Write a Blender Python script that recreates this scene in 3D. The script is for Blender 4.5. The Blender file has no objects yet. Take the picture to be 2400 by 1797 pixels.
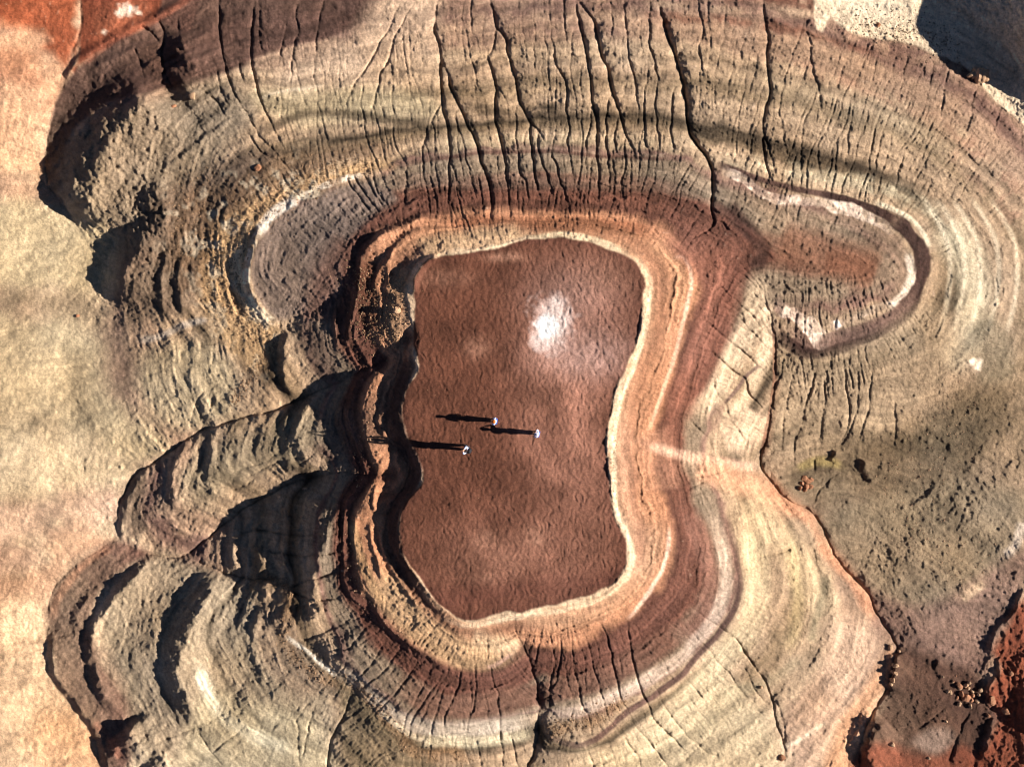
import bpy, math, random
import numpy as np
from mathutils import Vector

# ------------------------------------------------------------------ camera, sky, sun, exposure
SC = bpy.context.scene
COL = SC.collection
R = math.radians
CAM_H = 50.0                 # metres above the flat hilltop
PPM = 30.4                   # reference units per metre at the height of the hilltop
CX, CY = 1106.0, 828.0       # reference units: 2212 x 1656 cover the view
cam = bpy.data.cameras.new('camera')
cam_ob = bpy.data.objects.new('camera', cam); COL.objects.link(cam_ob)
cam_ob.location = (0, 0, CAM_H); cam_ob.rotation_euler = (0, 0, 0)
cam.sensor_width = 36.0
cam.lens = 36.0 * CAM_H / (2212.0 / PPM)
cam.clip_end = 5000; cam.clip_start = 0.5
SC.camera = cam_ob

SUN_EL, SUN_AZ = 25.0, -4.0          # azimuth from +x, degrees
w = bpy.data.worlds.new('World'); SC.world = w; w.use_nodes = True
nt = w.node_tree
sky = nt.nodes.new('ShaderNodeTexSky'); sky.sky_type = 'NISHITA'; sky.sun_disc = False
sky.sun_elevation = R(SUN_EL); sky.sun_rotation = R(90 - SUN_AZ)
sky.air_density = 0.35; sky.dust_density = 0.0; sky.altitude = 2000
bg = nt.nodes['Background']; bg.inputs[1].default_value = 0.05
nt.links.new(sky.outputs[0], bg.inputs[0])
sun = bpy.data.lights.new('sun', 'SUN'); sun.energy = 5.0; sun.angle = R(0.5); sun.color = (1.0, 0.94, 0.85)
sun_ob = bpy.data.objects.new('sun', sun); COL.objects.link(sun_ob)
sd = Vector((math.cos(R(SUN_AZ)) * math.cos(R(SUN_EL)), math.sin(R(SUN_AZ)) * math.cos(R(SUN_EL)), math.sin(R(SUN_EL))))
sun_ob.rotation_euler = sd.to_track_quat('Z', 'Y').to_euler()
sun_ob.location = (60, -4, 60)
SC.view_settings.view_transform = 'Standard'; SC.view_settings.look = 'None'
SC.view_settings.exposure = 1.2; SC.view_settings.gamma = 1.0
SC.view_settings.use_curve_mapping = False
SC.cycles.filter_width = 1.1

# ------------------------------------------------------------------ small numeric tools
def T(i, j, pts):
    """survey tile (i, j) to reference units; a third value is a height"""
    out = []
    for p in pts:
        q = (737.3 * i + p[0] / 2.995, 553.0 * j + p[1] / 2.995)
        out.append(q + tuple(p[2:]))
    return out
def S(pts):
    return [(p[0] / 1.085, p[1] / 1.085) + tuple(p[2:]) for p in pts]
def zz(pts, z0, z1=None):
    n = len(pts)
    z1 = z0 if z1 is None else z1
    return [(p[0], p[1], z0 + (z1 - z0) * i / max(1, n - 1)) for i, p in enumerate(pts)]
def spline(pts, closed=False, step=10.0):
    P = np.array(pts, float)
    n = len(P)
    if n < 3 and not closed:
        m = max(2, int(np.hypot(*(P[1] - P[0])[:2]) / step) + 1)
        t = np.linspace(0, 1, m)[:, None]
        return P[0] * (1 - t) + P[1] * t
    out = []
    for k in range(n if closed else n - 1):
        p0 = P[(k - 1) % n] if closed or k > 0 else P[0]
        p1 = P[k]; p2 = P[(k + 1) % n]
        p3 = P[(k + 2) % n] if closed or k + 2 < n else P[-1]
        m = max(1, int(np.hypot(*(p2 - p1)[:2]) / step + 0.5))
        for t in np.arange(m) / m:
            out.append(0.5 * ((2 * p1) + (-p0 + p2) * t + (2 * p0 - 5 * p1 + 4 * p2 - p3) * t * t + (-p0 + 3 * p1 - 3 * p2 + p3) * t ** 3))
    if not closed: out.append(P[-1])
    return np.array(out)
def hashgrid(ix, iy, seed):
    h = (ix.astype(np.int64) * 374761393 + iy.astype(np.int64) * 668265263 + seed * 1442695041) & 0xFFFFFFFF
    h = ((h ^ (h >> 13)) * 1274126177) & 0xFFFFFFFF
    h = (h ^ (h >> 16)) & 0xFFFF
    return (h.astype(np.float32) / 32767.5) - 1.0
def noise(x, y, cx, cy=None, seed=0):
    cy = cy or cx
    u = (x / cx).astype(np.float32); v = (y / cy).astype(np.float32)
    iu = np.floor(u); iv = np.floor(v)
    fu = u - iu; fv = v - iv
    fu = fu * fu * (3 - 2 * fu); fv = fv * fv * (3 - 2 * fv)
    iu = iu.astype(np.int64); iv = iv.astype(np.int64)
    a = hashgrid(iu, iv, seed); b = hashgrid(iu + 1, iv, seed)
    c = hashgrid(iu, iv + 1, seed); d = hashgrid(iu + 1, iv + 1, seed)
    return (a * (1 - fu) + b * fu) * (1 - fv) + (c * (1 - fu) + d * fu) * fv
def fbm(x, y, c, octs=4, seed=0, cy=None, gain=0.5):
    cy = cy or c
    r = 0; a = 1; s = 0
    for k in range(octs):
        r = r + a * noise(x + 17.3 * k, y - 9.1 * k, c / 2 ** k, cy / 2 ** k, seed + k)
        s += a; a *= gain
    return r / s
def blur(a, n=1):
    for _ in range(n):
        b = np.pad(a, ((1, 1), (0, 0)), mode='edge'); a = 0.25 * b[:-2] + 0.5 * b[1:-1] + 0.25 * b[2:]
        b = np.pad(a, ((0, 0), (1, 1)), mode='edge'); a = 0.25 * b[:, :-2] + 0.5 * b[:, 1:-1] + 0.25 * b[:, 2:]
    return a
def sstep(a, b, x):
    t = np.clip((x - a) / (b - a), 0, 1)
    return t * t * (3 - 2 * t)

# ------------------------------------------------------------------ the shape of the land, traced as contours, ridges and valleys
RIM = [(905,580),(925,563),(960,553),(1000,550),(1045,540),(1085,530),(1130,520),(1180,513),(1230,515),(1280,525),(1320,540),(1360,560),(1385,585),(1393,612),(1390,650),(1385,700),(1372,745),(1352,790),(1335,830),(1325,870),(1318,900),(1312,940),(1312,990),(1318,1030),(1318,1080),(1325,1115),(1340,1145),(1352,1175),(1355,1210),(1345,1238),(1320,1262),(1280,1282),(1230,1297),(1180,1310),(1130,1322),(1090,1322),(1060,1330),(1010,1340),(975,1325),(945,1300),(925,1275),(905,1245),(880,1215),(865,1185),(863,1140),(868,1100),(881,1080),(900,1058),(912,1040),(914,1011),(904,985),(886,957),(876,930),(870,900),(871,860),(883,830),(903,802),(900,770),(895,740),(893,700),(897,650),(892,620),(893,600)]
B_FOOT = S([(975,790,-1.3),(943,800,-1.5),(928,868,-1.6),(903,900,-1.6),(898,945,-1.6),(892,985,-1.6),(898,1020,-1.6),(915,1040,-1.6),(938,1050,-1.65),(956,1093,-1.7),(943,1130,-1.65),(928,1165,-1.6),(906,1200,-1.6),(906,1270,-1.5),(926,1320,-1.4),(950,1362,-1.2),(988,1402,-1.0),(1022,1430,-.8),(1075,1455,-.5)])
C_EDGE = S([(882,882,-1.75),(868,920,-1.7),(863,955,-1.65),(861,990,-1.65),(866,1030,-1.7),(885,1075,-1.8),(893,1100,-2.0),(880,1122,-1.85),(862,1170,-1.65),(845,1200,-1.65),(838,1255,-1.65),(850,1310,-1.6),(862,1365,-1.6),(878,1400,-1.7)])
D_FOOT = S([(868,858,-2.6),(838,890,-2.85),(822,940,-2.95),(818,985,-3.0),(830,1020,-3.0),(845,1060,-3.0),(850,1092,-3.1),(845,1120,-3.1),(826,1150,-3.0),(808,1190,-2.95),(806,1260,-2.9),(815,1310,-2.75),(822,1370,-2.55),(840,1398,-2.35)])
L1S = zz(T(1,2,[(2080,0),(2120,150),(2100,280),(2050,420),(1960,530),(1880,660),(1710,730),(1600,800),(1490,880),(1380,885),(1220,890),(1080,950),(940,1010),(800,1000),(700,970),(560,900),(430,820),(330,740),(220,650),(170,580)]), -1.7, -2.5)
L1E = zz([(1430,500),(1480,550),(1495,600),(1480,660),(1462,720),(1450,780),(1430,840),(1405,900),(1400,960),(1405,1040),(1430,1100)], -1.7)
L1N = zz([(1430,500),(1350,478),(1250,465),(1150,465),(1060,465),(990,475),(920,480),(860,495),(815,512)], -1.7, -1.8)
L2S = zz(T(1,2,[(2212,860),(2000,1000),(1850,1080),(1700,1150),(1560,1210),(1400,1240),(1230,1270),(1050,1310),(850,1340),(640,1350),(450,1290),(300,1190),(150,1080),(0,950)]), -3.5, -4.2)
L2E = zz(T(2,2,[(0,770),(100,680),(150,560),(190,440),(190,300),(170,180),(130,60),(90,0)]), -3.5, -3.4)
L3E = zz(T(2,2,[(0,1010),(100,920),(200,820),(300,700),(360,600),(375,500),(385,420),(360,330),(350,230),(320,120),(290,30),(270,0)]) + [(1570,1085),(1548,1062)], -4.6, -4.2)
L3SE = zz(T(1,2,[(1310,1400),(1330,1440),(1450,1490),(1550,1510),(1650,1470),(1750,1380),(1850,1290),(2000,1200),(2100,1130),(2212,1040)]), -5.1, -4.6)
L3SW = [(540,1250,-6.6),(627,1276,-5.9),(653,1339,-5.5),(667,1379,-5.4),(693,1413,-5.3),(717,1443,-5.2),(737,1456,-5.2),(780,1486,-5.1),(837,1539,-5.1),(854,1553,-5.1),(904,1575,-5.1),(970,1578,-5.1),(1037,1575,-5.1),(1150,1553,-5.2)]
L3N = zz(T(1,0,[(420,1060),(560,1035),(700,1020),(900,990),(1060,985),(1200,980),(1450,985),(1650,1010),(1900,1020),(2208,1035)]), -4.1) 
L3R = zz(T(2,0,[(200,1060),(300,1085),(450,1140),(600,1190),(750,1220),(900,1250),(1100,1290),(1250,1330),(1400,1400),(1500,1480),(1560,1560),(1580,1656)]) + T(2,1,[(1590,60),(1580,130),(1530,280),(1430,400),(1300,480),(1150,550),(1000,600),(850,640),(750,635),(640,580)]), -4.5, -5.2)
L3L = zz(T(1,0,[(250,1100),(0,1145)]) + T(0,0,[(2000,1210),(1850,1320),(1700,1440),(1640,1530),(1620,1600)]) + T(0,1,[(1610,60),(1600,150),(1620,250),(1680,340),(1760,410)]), -4.3, -4.7)
FOOT_NW = T(0,0,[(1400,-60),(1250,0),(1150,40),(1000,120),(850,180),(650,300),(500,400),(440,500),(370,660),(310,900),(295,1080),(320,1200),(400,1290),(465,1420)])
FOOT_SW = [(250,1166),(187,1203),(147,1233),(123,1259),(110,1293),(102,1329),(107,1379),(110,1433),(127,1476),(160,1513),(187,1553),(207,1586),(217,1619),(227,1656),(240,1720),(250,1900)]
V1 = [(850,772,-2.0),(815,788,-2.7),(736,825,-4.1),(667,853,-5.3),(617,878,-5.9),(533,900,-6.8),(483,915,-7.3),(417,936,-8.1),(377,970,-8.7),(333,996,-9.3),(293,1026,-9.8),(273,1060,-10.1),(256,1100,-10.3),(251,1139,-10.4),(255,1169,-10.4)]
V2 = [(890,1022,-1.4),(860,1024,-1.8),(800,1026,-2.7),(736,1021,-4.0),(683,1030,-5.6),(633,1043,-6.2),(567,1076,-7.1),(520,1103,-7.7),(467,1146,-8.5),(433,1173,-9.0),(400,1199,-9.4),(367,1203,-9.7),(320,1194,-9.9),(287,1186,-10.1),(255,1172,-10.4)]
V3 = [(400,1199,-9.4),(420,1209,-9.1),(483,1236,-8.3),(533,1249,-7.6),(580,1252,-7.0),(625,1262,-6.5)]
V4 = [(1640,600,-3.6),(1656,656,-4.2),(1668,693,-4.6),(1675,753,-5.2),(1673,803,-5.7),(1671,860,-6.2),(1661,913,-6.7),(1654,946,-7.0),(1641,986,-7.4),(1648,1016,-7.6),(1675,1053,-7.8),(1708,1083,-8.0),(1751,1105,-8.2),(1775,1139,-8.4),(1805,1203,-8.6),(1835,1239,-8.8),(1875,1279,-9.0),(1891,1319,-9.1),(1915,1359,-9.2),(1938,1396,-9.4),(1931,1426,-9.5),(1925,1466,-9.6),(1905,1506,-9.8),(1881,1549,-10.0),(1865,1589,-10.2),(1855,1656,-10.4),(1850,1760,-10.8),(1850,2156,-11.5)]
V5 = [(765,1485,-5.7),(737,1556,-6.7),(715,1600,-7.4),(707,1656,-8.1),(700,1760,-9.2),(690,1950,-10.6)]
V6 = [(1108,1345,-1.0),(1134,1403,-2.3),(1154,1457,-3.5),(1164,1507,-4.5),(1164,1554,-5.5),(1162,1587,-6.0),(1148,1637,-6.6),(1141,1660,-6.9),(1135,1760,-8.0),(1130,1950,-10)]
G11 = T(1,0,[(2030,-20),(2070,80),(2100,200),(2140,330),(2190,480)]) + T(2,0,[(15,640),(30,800),(60,900),(130,980),(170,1060),(190,1180),(185,1320),(195,1450),(130,1510),(60,1550)])
FOOT_NE = [(1700,-60),(1755,0),(1765,17),(1795,37),(1835,67),(1885,83),(1941,90),(1981,100),(2025,120),(2069,137),(2095,157),(2118,180),(2158,227),(2211,267),(2290,330),(2420,420),(2800,560)]

kz = lambda L: [(p[0], p[1], p[2] * .885) for p in L]
CONS = [
 (kz(B_FOOT),0),(kz(C_EDGE),0),(kz(D_FOOT),0),(L1S,0),(L1E,0),(L1N,0),(L2S,0),(L2E,0),(L3E,0),(L3SE,0),(L3SW,0),(L3N,0),(L3R,0),(L3L,0),
 (zz(FOOT_NW,-10.3),0),(zz(FOOT_SW,-10.6),0),(V1,0),(V2,0),(V3,0),(V4,0),(V5,0),(V6,0),(zz(FOOT_NE,-9.6),0),
 # spurs
 ([(1500,530,-2.1),(1560,530,-2.5),(1640,555,-3.0),(1750,575,-3.2),(1850,580,-3.4),(1930,590,-3.9),(1975,590,-4.5)],0),
 ([(815,560,-1.7),(760,580,-2.3),(700,580,-3.1),(620,575,-3.7),(545,590,-4.6)],0),
 ([(800,715,-1.9),(760,735,-2.8),(700,755,-3.8),(630,765,-4.8)],0),
 ([(613,712,-5.2),(633,686,-4.7),(683,663,-4.0),(736,643,-3.3),(780,615,-2.1)],0),
 ([(850,610,-.7),(850,640,-.7),(852,700,-.6),(862,745,-.8)],0),
 ([(735,925,-3.4),(650,955,-4.7),(550,985,-6.2),(450,1030,-7.3),(380,1080,-8.1),(310,1120,-9.2)],0),
 # west flank
 ([(600,705,-5.1),(500,720,-6.4),(400,740,-7.7),(300,770,-8.8),(200,780,-9.5)],0),
 ([(505,880,-6.7),(480,800,-6.7),(500,720,-6.4)],0),
 ([(450,560,-6.2),(400,640,-6.8),(330,600,-7.6),(280,640,-8.6),(245,640,-9.6)],0),
 ([(250,500,-9.9),(235,600,-10.0),(200,700,-9.8)],0),
 ([(600,330,-5.6),(480,440,-5.8),(450,560,-6.2)],0),
 ([(520,200,-7.0),(420,300,-7.0),(350,400,-7.6),(330,520,-7.9)],0),
 ([(330,200,-8.4),(260,290,-8.8),(215,370,-9.3),(190,440,-9.8)],0),
 ([(0,-100,-8.8),(0,100,-8.9),(0,300,-9.0),(0,500,-9.3),(0,700,-9.1),(0,900,-8.8),(0,1100,-9.0),(0,1300,-9.3),(0,1500,-9.4),(0,1656,-9.5),(0,2100,-9.6)],0),
 ([(170,-60,-10.5),(172,50,-10.4),(160,110,-10.4),(155,150,-10.4)],0),
 ([(250,-60,-10.0),(240,50,-9.9),(200,100,-10.1)],0),
 ([(120,560,-9.9),(130,700,-9.7),(150,850,-9.7),(160,1000,-9.8),(150,1120,-10.0)],0),
 # south-west lobes
 ([(600,1330,-6.1),(520,1360,-6.9),(430,1380,-7.9),(330,1400,-8.8),(230,1420,-9.6),(150,1430,-10.2)],0),
 ([(420,1215,-9.0),(330,1220,-9.3),(240,1220,-9.9)],0),
 ([(660,1440,-5.9),(600,1500,-6.9),(500,1560,-8.1),(400,1600,-9.0),(320,1640,-9.8)],0),
 ([(640,1650,-8.0),(500,1700,-9.2),(350,1760,-10.3)],0),
 ([(850,1640,-6.1),(1000,1650,-6.2),(1090,1640,-6.3)],0),
 ([(800,1900,-9.8),(1000,1900,-9.8),(1300,1900,-9.9),(1600,1850,-10.0)],0),
 # south-east slope
 ([(1230,1640,-6.4),(1350,1600,-6.3),(1450,1520,-6.1),(1560,1420,-6.0),(1640,1320,-6.1),(1680,1220,-6.2),(1660,1120,-6.4),(1610,1050,-6.2)],0),
 ([(1300,1760,-8.2),(1450,1700,-8.1),(1600,1600,-8.0),(1740,1470,-8.0),(1800,1360,-7.9),(1790,1260,-7.8)],0),
 ([(1560,640,-3.0),(1520,800,-3.4),(1500,900,-3.5),(1480,1000,-3.4)],0),
 ([(1610,640,-3.5),(1590,780,-4.8),(1570,880,-5.0),(1550,980,-5.0)],0),
 # north slope
 ([(600,230,-7.2),(760,240,-6.8),(950,240,-6.5),(1150,240,-6.2),(1350,230,-6.2),(1550,240,-6.3),(1750,270,-6.5),(1950,330,-6.6),(2100,430,-6.6),(2180,560,-6.5),(2170,700,-6.6)],0),
 ([(430,60,-9.5),(600,80,-9.1),(800,70,-8.9),(1000,60,-8.8),(1250,60,-8.6),(1500,60,-8.6),(1700,90,-8.7),(1900,160,-8.7),(2050,230,-8.6),(2180,330,-8.7)],0),
 ([(300,-200,-11),(800,-200,-11.5),(1300,-200,-11.3),(1750,-150,-11)],0),
 ([(1850,0,-9.9),(1950,30,-10.0),(2100,60,-10.0),(2200,160,-10.0)],0),
 # butte beyond the upper right corner
 ([(2270,-60,-5.5),(2285,30,-4.6),(2290,110,-5.6),(2310,190,-7.4)],0), ([(2400,-140,-2.8),(2400,20,-2.5),(2410,130,-3.4)],0), ([(2600,-200,-3),(2600,100,-3.4)],0), ([(2360,-300,-8.5),(2250,-150,-9.4)],0), ([(2700,260,-9)],0),
 # south flank of the east spur, the hollow and the rise beyond it
 ([(1700,900,-7.0),(1800,850,-6.6),(1900,830,-6.3),(2000,800,-6.2),(2100,800,-6.5)],0),
 ([(1720,1010,-7.7),(1800,1010,-7.8),(1880,1020,-7.7),(1960,980,-7.2),(2040,920,-6.8)],0),
 ([(1790,1080,-8.2),(1900,1090,-8.2),(2000,1070,-7.8),(2080,1000,-7.3),(2140,900,-6.9)],0),
 ([(1900,1200,-8.5),(2000,1180,-8.1),(2100,1120,-7.6),(2212,1000,-7.0)],0),
 ([(1990,1350,-8.8),(2100,1270,-8.1),(2212,1180,-7.4),(2320,1100,-7.0)],0),
 ([(2250,600,-7.3),(2280,800,-7.3),(2350,1000,-7.2)],0), ([(2500,500,-9),(2600,800,-9),(2600,1100,-8)],0),
 ([(2060,1460,-9.3),(2130,1400,-8.9),(2212,1290,-8.0),(2260,1200,-7.4)],0),
 ([(1960,1560,-9.7),(2050,1560,-9.4),(2120,1530,-9.1),(2170,1560,-8.8)],0),
 ([(2212,1430,-7.9),(2230,1550,-7.8),(2212,1656,-8.0),(2150,1700,-8.7)],0), ([(2400,1300,-6.5),(2450,1600,-6.5),(2400,1900,-7)],0),
 ([(1960,1650,-9.9),(2060,1650,-9.6),(2100,1800,-9.7)],0),
]

def solve(cell, x0, y0, nx, ny, init=None, iters=300):
    Z = np.full((ny, nx), -9.0, np.float32) if init is None else init.copy()
    num = np.zeros((ny, nx)); den = np.zeros((ny, nx))
    for pts, closed in CONS + [([p + (0.0,) for p in RIM], 1)]:
        P = spline(pts, bool(closed), cell * 0.5) if len(pts) > 1 else np.array(pts, float)
        ix = np.round((P[:, 0] - x0) / cell).astype(int); iy = np.round((P[:, 1] - y0) / cell).astype(int)
        ok = (ix >= 0) & (ix < nx) & (iy >= 0) & (iy < ny)
        np.add.at(num, (iy[ok], ix[ok]), P[ok, 2]); np.add.at(den, (iy[ok], ix[ok]), 1)
    gx, gy = np.meshgrid(x0 + np.arange(nx) * cell, y0 + np.arange(ny) * cell)
    ins = poly_in(gx, gy, RIM_S)
    num[ins] = 0; den[ins] = 1
    edge = np.zeros((ny, nx), bool); edge[0] = edge[-1] = True; edge[:, 0] = edge[:, -1] = True
    edge &= den == 0
    num[edge] = -10.2; den[edge] = 1
    fix = den > 0
    val = (num / np.maximum(den, 1)).astype(np.float32)
    Z[fix] = val[fix]
    for _ in range(iters):
        b = np.pad(Z, 1, mode='edge')
        N = 0.25 * (b[:-2, 1:-1] + b[2:, 1:-1] + b[1:-1, :-2] + b[1:-1, 2:])
        Z = np.where(fix, val, Z + 1.0 * (N - Z))
    return Z
def poly_in(gx, gy, P):
    ins = np.zeros(gx.shape, bool)
    n = len(P)
    mx0, my0 = P.min(0)[:2]; mx1, my1 = P.max(0)[:2]
    box = (gx >= mx0) & (gx <= mx1) & (gy >= my0) & (gy <= my1)
    x = gx[box]; y = gy[box]; r = np.zeros(x.shape, bool)
    for k in range(n):
        xa, ya = P[k][:2]; xb, yb = P[(k + 1) % n][:2]
        if ya == yb: continue
        c = ((ya > y) != (yb > y)) & (x < (xb - xa) * (y - ya) / (yb - ya) + xa)
        r ^= c
    ins[box] = r
    return ins
RIM_S = spline(RIM, True, 12)
# rough up the rim a little so that it is not a drawn curve
_k = np.arange(len(RIM_S))
RIM_S[:, 0] += 3.0 * noise(_k * 12.0, _k * 0.0, 24, seed=5); RIM_S[:, 1] += 3.0 * noise(_k * 12.0, _k * 0.0, 24, seed=6)

ZS = 0.70                    # vertical scale of the traced heights
X0, Y0, XW, YW = -600.0, -500.0, 3424.0, 2688.0
def up2(Z, ny, nx):
    iy = np.linspace(0, Z.shape[0] - 1, ny); ix = np.linspace(0, Z.shape[1] - 1, nx)
    a = np.floor(iy).astype(int).clip(0, Z.shape[0] - 2); b = np.floor(ix).astype(int).clip(0, Z.shape[1] - 2)
    fy = (iy - a)[:, None]; fx = (ix - b)[None, :]
    return ((Z[a][:, b] * (1 - fx) + Z[a][:, b + 1] * fx) * (1 - fy) + (Z[a + 1][:, b] * (1 - fx) + Z[a + 1][:, b + 1] * fx) * fy).astype(np.float32)
Zc = None
for cell, it in ((32, 500), (16, 300), (8, 160)):
    nx = int(XW / cell) + 1; ny = int(YW / cell) + 1
    Zc = solve(cell, X0, Y0, nx, ny, None if Zc is None else up2(Zc, ny, nx), it)
CELL = 8
Zc = blur(Zc, 1) * ZS

# ------------------------------------------------------------------ fine grid
STEP, NM, GR = 2.05, 80, 1.09
def axis(n):
    core = np.arange(0, n + STEP, STEP)
    m = np.cumsum(STEP * GR ** np.arange(1, NM + 1))
    return np.concatenate([-m[::-1], core, core[-1] + m])
ax, ay = axis(2212.0), axis(1656.0)
NX, NY = len(ax), len(ay)
FX, FY = np.meshgrid(ax, ay)
FX = FX.astype(np.float32); FY = FY.astype(np.float32)
def bil(Z, x, y):
    u = np.clip((x - X0) / CELL, 0, Z.shape[1] - 1.001); v = np.clip((y - Y0) / CELL, 0, Z.shape[0] - 1.001)
    a = v.astype(int); b = u.astype(int); fv = v - a; fu = u - b
    return (Z[a, b] * (1 - fu) + Z[a, b + 1] * fu) * (1 - fv) + (Z[a + 1, b] * (1 - fu) + Z[a + 1, b + 1] * fu) * fv
wx = FX + 5 * fbm(FX, FY, 60, 3, 11); wy = FY + 5 * fbm(FX, FY, 60, 3, 12)
H = bil(Zc, wx, wy).astype(np.float32)
far = sstep(0, 900, np.maximum(np.maximum(-500 - FX, FX - 2700), np.maximum(-400 - FY, FY - 2080)))
H = H + far * (4.0 * fbm(FX, FY, 2500, 4, 91) + 1.0)

def idx(v, a): return int(np.clip(np.searchsorted(a, v), 0, len(a)))
def line_field(P, pad):
    """signed distance (positive on the left hand of downward travel), position along it, on the part of the grid around it"""
    x0, x1 = idx(P[:, 0].min() - pad, ax), idx(P[:, 0].max() + pad, ax)
    y0, y1 = idx(P[:, 1].min() - pad, ay), idx(P[:, 1].max() + pad, ay)
    if x1 <= x0 or y1 <= y0: return None
    X = FX[y0:y1, x0:x1]; Y = FY[y0:y1, x0:x1]
    X = X + 2.2 * WN1[y0:y1, x0:x1]; Y = Y + 2.2 * WN2[y0:y1, x0:x1]
    best = np.full(X.shape, 1e9, np.float32); sg = np.ones(X.shape, np.float32); tt = np.zeros(X.shape, np.float32)
    n = len(P) - 1
    for k in range(n):
        ax_, ay_ = P[k][:2]; dx, dy = P[k + 1][0] - ax_, P[k + 1][1] - ay_
        L = dx * dx + dy * dy
        if L < 1e-6: continue
        px = X - ax_; py = Y - ay_
        t = np.clip((px * dx + py * dy) / L, 0, 1)
        d = (px - t * dx) ** 2 + (py - t * dy) ** 2
        m = d < best
        best = np.where(m, d, best); sg = np.where(m, np.sign(dx * py - dy * px), sg); tt = np.where(m, (k + t) / n, tt)
    return (slice(y0, y1), slice(x0, x1)), np.sqrt(best), sg, tt
WN1 = fbm(FX, FY, 22, 3, 31).astype(np.float32); WN2 = fbm(FX, FY, 22, 3, 32).astype(np.float32)
WN3 = fbm(FX, FY, 9, 2, 33).astype(np.float32)
H0 = H.copy()

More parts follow.
